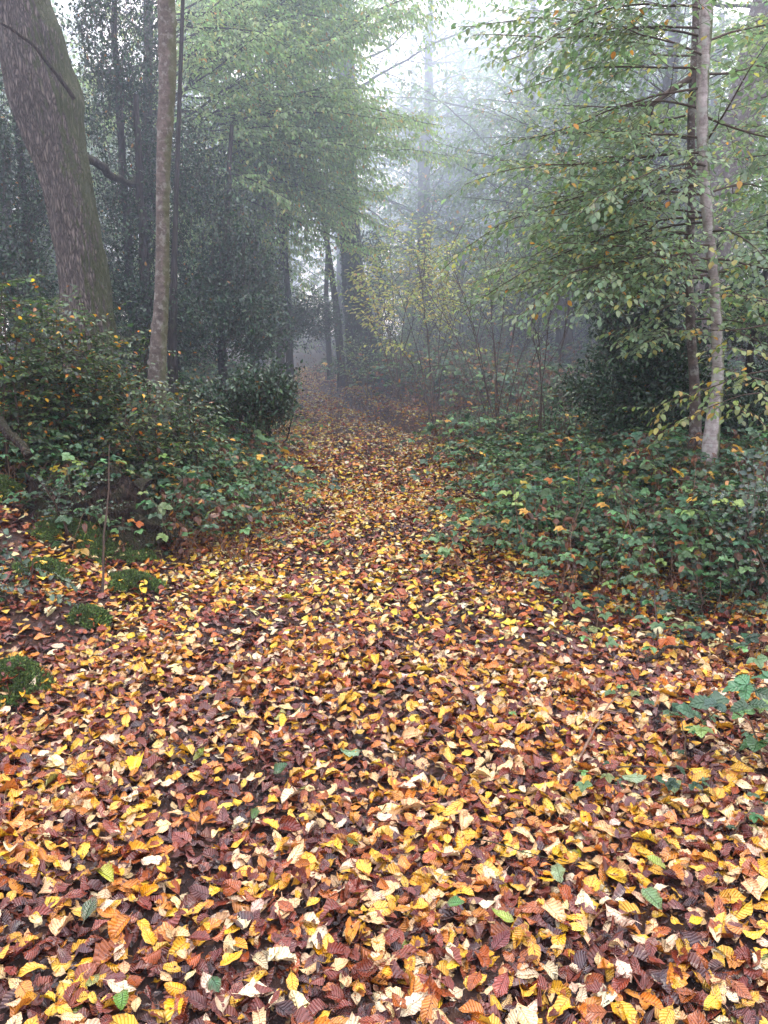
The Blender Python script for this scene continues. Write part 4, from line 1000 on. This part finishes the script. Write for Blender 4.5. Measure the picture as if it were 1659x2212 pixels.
log("dark rotten stick half buried in the left litter", gp(470, 1560, .03), gp(560, 1545, .03), .004, M_DARK, "twig", "twig", w=.004)
log("short brown stick in the litter at right centre", gp(960, 1535, .03), gp(1010, 1500, .04), .004, M_TWIG, "twig", "twig", w=.004)
log("fallen branch beneath the brambles at right", gp(1380, 1450, .05), gp(1480, 1440, .07), .012, M_ROT, "dead_branch", "dead branch", w=.01, forks=2)
log("thin hanging bare branch joining oak and holly", at(165, 332, 8.5), at(292, 385, 10.0), .05, M_DARK, w=.02, sides=9, taper=.7)

# green fallen leaves that stand out
GL = [(780, 1645, "pale green toothed leaf fallen mid-path on yellow leaves", (.16, .30, .14), .085), (592, 1697, "small dark green leaf fallen left of path centre", (.04, .13, .04), .07),
      (438, 1640, "tiny yellow-green leaf fallen left of the dark one", (.2, .3, .03), .05), (185, 2022, "dark green leaf upright in litter, lower left", (.03, .07, .02), .085),
      (455, 2135, "dark green scrap of leaf at the bottom edge", (.03, .13, .04), .06), (1200, 1893, "grey-green leaf lying under the black curved twig", (.2, .3, .14), .09),
      (1388, 1950, "long pale green leaf in the right foreground", (.17, .30, .13), .1), (212, 1905, "lime green and yellow leaf, lower left litter", (.45, .5, .06), .09),
      (545, 1803, "small pale green leaf left of the muddy patch", (.15, .28, .1), .06), (1435, 1905, "yellow-green leaf curled in litter at right", (.3, .4, .05), .07),
      (1455, 1735, "pale green ribbed leaf at right below the runner", (.25, .4, .16), .08), (1340, 1705, "long pale green leaf beside the bramble sprig", (.2, .32, .16), .09),
      (1115, 1570, "small bright green leaf on right half of path", (.1, .3, .05), .045), (965, 1980, "tiny green leaf in litter near bottom centre", (.08, .25, .05), .05),
      (270, 2240 - 60, "green leaf curled at the bottom left edge", (.12, .28, .05), .075), (1110, 2025, "half green half yellow leaf, bottom right of centre", (.3, .42, .05), .07)]
for (px, py, lab, c, s) in GL:
    g = ground_hit(px, py); mb = MB(); b = Bag(); az = rng.uniform(0, 6.28)
    b.add(np.zeros((1, 3)), (math.cos(az), math.sin(az), .1), (rng.normal(0, .15), rng.normal(0, .15) - .15, 1), s, np.array(c)); b.mesh(mb, litter_templates(11, 6, 1))
    o = mb.build("fallen_leaf", M_LITTER); o.location = (g[0], g[1], Hs(g[0], g[1]) + .04); tag(o, lab, "leaf")
print('foreground', time.time() - T0)

# ------------------------------------------------------------------ wood behind: tall trees with full crowns
def wood_proto(seed, h, ls, nb, col):
    global rng
    keep = rng; rng = np.random.default_rng(seed)
    st, tw, bg = MB(), MB(), Bag()
    q = np.linspace(0, 1, 24); P = np.stack([np.cumsum(rng.normal(0, .03, 24)), np.cumsum(rng.normal(0, .03, 24)), q * h - .3], 1)
    tube(st, P, .26 * (1 - q * .8) + .12 * np.exp(-q * 18), 14)
    for k in range(nb):
        z = h * rng.uniform(.16, .98); az = rng.uniform(0, 6.28); i0 = int(z / h * 23)
        L = (3.4 * math.sin(min(1, (1.1 - z / h) * 1.3) * 1.57) + .5) * rng.uniform(.6, 1.15)
        spray(tw, bg, P[i0], (math.cos(az), math.sin(az), rng.uniform(.3, 1.1)), L, .022, ls, 2, col, sp=.20, lsp=.075, droop=.16, lr=.42, wig=.07, flat=.25)
    out = []
    for nm, m, mat in (("trunk", st, M_DARK), ("branch", tw, M_DARK)):
        o = m.build(nm, mat); out.append((nm, o.data)); bpy.data.objects.remove(o)
    m = MB(); bg.mesh(m, HEX); o = m.build("crown", M_FAR); out.append(("crown", o.data)); bpy.data.objects.remove(o)
    print('wood', bg.count()); rng = keep
    return out
WP = [wood_proto(500, 13, .125, 54, FAR_G), wood_proto(501, 15, .13, 60, FAR_G), wood_proto(502, 11, .12, 50, BEECH_G), wood_proto(503, 8, .12, 44, FAR_G)]
def wood(k, x, y, s, label, group, rz=None):
    t = thing("woodland_tree", label, "tree", (x, y, Hs(x, y)), rng.uniform(0, 6.28) if rz is None else rz, group, s)
    for nm, me in WP[k]:
        o = bpy.data.objects.new(nm, me); COL.objects.link(o); o.parent = t
LEFT = "leafy tree of the dim wood left of the path"; RIGHT = "leafy tree of the foggy wood right of the path"; BACK = "pale foggy tree closing the view beyond the clearing"
for (k, x, y, s) in [(0, -9.5, 14, 1), (2, -6.6, 14.5, .9), (3, -4.9, 17.5, .95), (1, -12, 19, 1), (3, -8.2, 19.5, 1.1), (0, -14, 25, 1.1), (2, -10.2, 25, 1.1), (3, -6.4, 23.5, 1.1), (1, -17, 32, 1.1), (2, -11.8, 33, 1.2), (0, -7.5, 31, 1.0), (3, -14, 11, 1.0), (1, -19, 16, 1.0),
                     (3, -4.4, 27, .9), (1, -22, 40, 1.2)]: wood(k, x, y, s, LEFT, "trees of the wood on the left")
for (k, x, y, s) in [(2, 8.8, 14.5, .9), (0, 11.5, 18, 1), (3, 7.2, 18.5, .95), (1, 14, 24, 1.1), (3, 9.0, 24.5, 1.2), (2, 15, 33, 1.2), (0, 19, 28, 1.1), (3, 12.5, 12.5, 1.0), (1, 18, 17, 1)]: wood(k, x, y, s, RIGHT, "trees of the wood on the right")
for (k, x, y, s) in [(1, 6.8, 30, 1.15), (0, 9.5, 38, 1.25), (2, 5.6, 37, .8), (0, -4.2, 38, 1.1), (3, 3.4, 42, .95), (2, 12.5, 46, 1.2), (1, -9.5, 46, 1.2), (3, 8.6, 29, .85), (3, -2.6, 46, .95), (0, 17, 52, 1.2), (2, -16, 52, 1.3), (3, 6.5, 56, 1.0), (0, 5.2, 25.5, .8), (2, 7.6, 24, 1.0), (1, 10.8, 31, 1.1), (0, 4.6, 46, 1.2), (3, 5.4, 17.5, 1.0), (0, 4.3, 21.5, .8), (1, 7.0, 21, .8), (0, 2.9, 30, .9), (2, 3.7, 16.5, .72), (0, .9, 29, .9), (2, 2.3, 26.5, .95), (2, 1.2, 22.5, 1.0), (0, -1.4, 28, .9), (3, -.4, 33, 1.2), (1, 4.0, 33, 1.0), (3, 3.3, 19.5, 1.1), (2, 5.0, 15.2, .85)]: wood(k, x, y, s, BACK, "foggy trees beyond the clearing")
def bush_proto(seed, h, w):
    global rng
    keep = rng; rng = np.random.default_rng(seed); tw, bg = MB(), Bag()
    for k in range(16):
        az = rng.uniform(0, 6.28)
        spray(tw, bg, (rng.normal(0, .2), rng.normal(0, .2), -.1), (math.cos(az) * w, math.sin(az) * w, rng.uniform(.6, 2)), h * rng.uniform(.6, 1.1), .02, .085, 2, FAR_G, sp=.13, lsp=.07, droop=.12, lr=.38, wig=.07, flat=.3, t0=.1)
    out = []
    o = tw.build("stem", M_DARK); out.append(("stem", o.data)); bpy.data.objects.remove(o)
    m = MB(); bg.mesh(m, HEX); o = m.build("foliage", M_FAR); out.append(("foliage", o.data)); bpy.data.objects.remove(o)
    print('bush', bg.count()); rng = keep
    return out
BP = [bush_proto(600, 2.6, .8), bush_proto(601, 3.2, .5), bush_proto(602, 2.0, 1.3)]
for (x, y, s, k) in [(1.6, 19, .8, 2), (.3, 20.5, .8, 0), (1.2, 24.5, 1.3, 1), (.1, 25.5, 1.0, 2), (2.3, 21, .9, 0), (-.5, 23.5, .8, 2), (3.6, 18.5, 1, 0), (5.2, 19.5, 1.1, 1), (2.4, 22.5, 1.2, 2), (4.4, 23.5, 1.3, 1), (6.8, 22, 1.3, 0), (3.4, 27.5, 1.4, 0), (6.0, 27, 1.5, 2), (-.6, 27, .7, 2),
                     (8.8, 21, 1.3, 1), (-2.2, 30, 1.3, 0), (-4.9, 21.5, 1.2, 0), (-5.9, 26, 1.4, 1), (-7.4, 22, 1.3, 2), (9.5, 28, 1.5, 0), (-4.2, 32, 1.5, 2), (4.8, 33, 1.7, 1), (7.2, 15.5, 1.2, 2), (-4.6, 16, 1.0, 0), (-6.8, 17.5, 1.2, 1)]:
    t = thing("understory_bush", "foggy leafy bush in the understorey beyond the brambles", "bush", (x, y, Hs(x, y)), rng.uniform(0, 6.28), "foggy bushes under the far trees", s)
    for nm, me in BP[k]:
        o = bpy.data.objects.new(nm, me); COL.objects.link(o); o.parent = t
print('wood', time.time() - T0)

# ------------------------------------------------------------------ mist
def mist(name, c, rad, dens, label, glow=0., shape='ball', aniso=.25, tint=(.74, .83, 1.0)):
    m, nt = new_mat(name + "_vapour"); L = nt.links.new
    vs = N(nt, 'ShaderNodeVolumeScatter', Density=dens, Anisotropy=aniso); vs.inputs['Color'].default_value = (*tint, 1)
    out = nt.nodes.new('ShaderNodeOutputMaterial')
    if glow:
        em = N(nt, 'ShaderNodeEmission', Strength=dens * glow); em.inputs['Color'].default_value = (.60, .69, 1.0, 1)  # added emission: mist glows by itself in place of multiply scattered light
        ad = nt.nodes.new('ShaderNodeAddShader'); L(vs.outputs[0], ad.inputs[0]); L(em.outputs[0], ad.inputs[1]); L(ad.outputs[0], out.inputs['Volume'])
    else: L(vs.outputs[0], out.inputs['Volume'])
    import bmesh
    bm = bmesh.new()
    if shape == 'ball': bmesh.ops.create_icosphere(bm, subdivisions=4, radius=1)
    else: bmesh.ops.create_cube(bm, size=2)
    me = bpy.data.meshes.new(name); bm.to_mesh(me); bm.free(); me.materials.append(m)
    o = bpy.data.objects.new(name, me); COL.objects.link(o); o.location = c; o.scale = rad
    tag(o, label, "mist", kind='stuff')
mist("mist", (0, 40, 8), (80, 60, 11), .0025, "faint haze filling the whole wood", shape='box')
mist("mist", (-3, 38, 6), (44, 32.5, 13), .017, "blue-grey mist between the middle and far trunks", glow=.2)
mist("mist", (2, 46, 5), (16, 15, 8), .05, "added self-lit white mist low in the clearing behind the far trunk", glow=1.2)  # added self-lit ball, brightens the background behind the far trunk
mist("mist_bank", (-2, 31, 16), (30, 27.5, 12.8), .042, "bright white mist bank filling the clearing above the path", glow=1.1)

# ------------------------------------------------------------------ light
w = bpy.data.worlds.new("World"); sc.world = w; w.use_nodes = True; nt = w.node_tree; nt.nodes.clear()
sky = nt.nodes.new('ShaderNodeTexSky'); sky.sky_type = 'NISHITA'; sky.sun_disc = False
SE, SR = R(55), R(15)
sky.sun_elevation = SE; sky.sun_rotation = SR; sky.dust_density = 1.0; sky.ozone_density = 3.0
b1_ = nt.nodes.new('ShaderNodeBackground'); b1_.inputs[1].default_value = .05; nt.links.new(sky.outputs[0], b1_.inputs[0])
b2_ = nt.nodes.new('ShaderNodeBackground'); b2_.inputs[0].default_value = (.93, .885, 1.0, 1); b2_.inputs[1].default_value = 2.1   # the overcast cloud layer
tcw = nt.nodes.new('ShaderNodeTexCoord'); dw = nt.nodes.new('ShaderNodeVectorMath'); dw.operation = 'DOT_PRODUCT'; dw.inputs[1].default_value = (.1, .75, .66)
nt.links.new(tcw.outputs['Generated'], dw.inputs[0])      # brighter cloud on the side of the hidden sun
mpw = N(nt, 'ShaderNodeMapRange'); nt.links.new(dw.outputs['Value'], mpw.inputs[0]); mpw.inputs[1].default_value = -.6; mpw.inputs[2].default_value = 1; mpw.inputs[3].default_value = 1.75; mpw.inputs[4].default_value = 4.5
nt.links.new(mpw.outputs[0], b2_.inputs[1])
ad = nt.nodes.new('ShaderNodeAddShader'); nt.links.new(b1_.outputs[0], ad.inputs[0]); nt.links.new(b2_.outputs[0], ad.inputs[1])
out = nt.nodes.new('ShaderNodeOutputWorld'); nt.links.new(ad.outputs[0], out.inputs[0])
sd = bpy.data.lights.new("sun", 'SUN'); sd.energy = 3.0; sd.angle = R(24); sd.color = (1, .97, .93)
so = bpy.data.objects.new("sun", sd); COL.objects.link(so)
dirv = Vector((math.sin(SR) * math.cos(SE), math.cos(SR) * math.cos(SE), math.sin(SE)))
so.rotation_euler = (dirv).to_track_quat('Z', 'Y').to_euler()

sc.view_settings.view_transform = 'Standard'; sc.view_settings.look = 'None'; sc.view_settings.exposure = 0
c = sc.cycles
c.max_bounces = 5; c.diffuse_bounces = 3; c.glossy_bounces = 2; c.transmission_bounces = 3; c.volume_bounces = 2; c.transparent_max_bounces = 8
c.use_adaptive_sampling = True; c.adaptive_threshold = .02
c.use_denoising = True; c.sample_clamp_indirect = 4
c.caustics_reflective = False; c.caustics_refractive = False
tot = sum(len(o.data.polygons) for o in bpy.data.objects if o.type == 'MESH')
print('polys (instanced)', tot, 'unique', sum(len(m.polygons) for m in bpy.data.meshes), 'time', time.time() - T0)
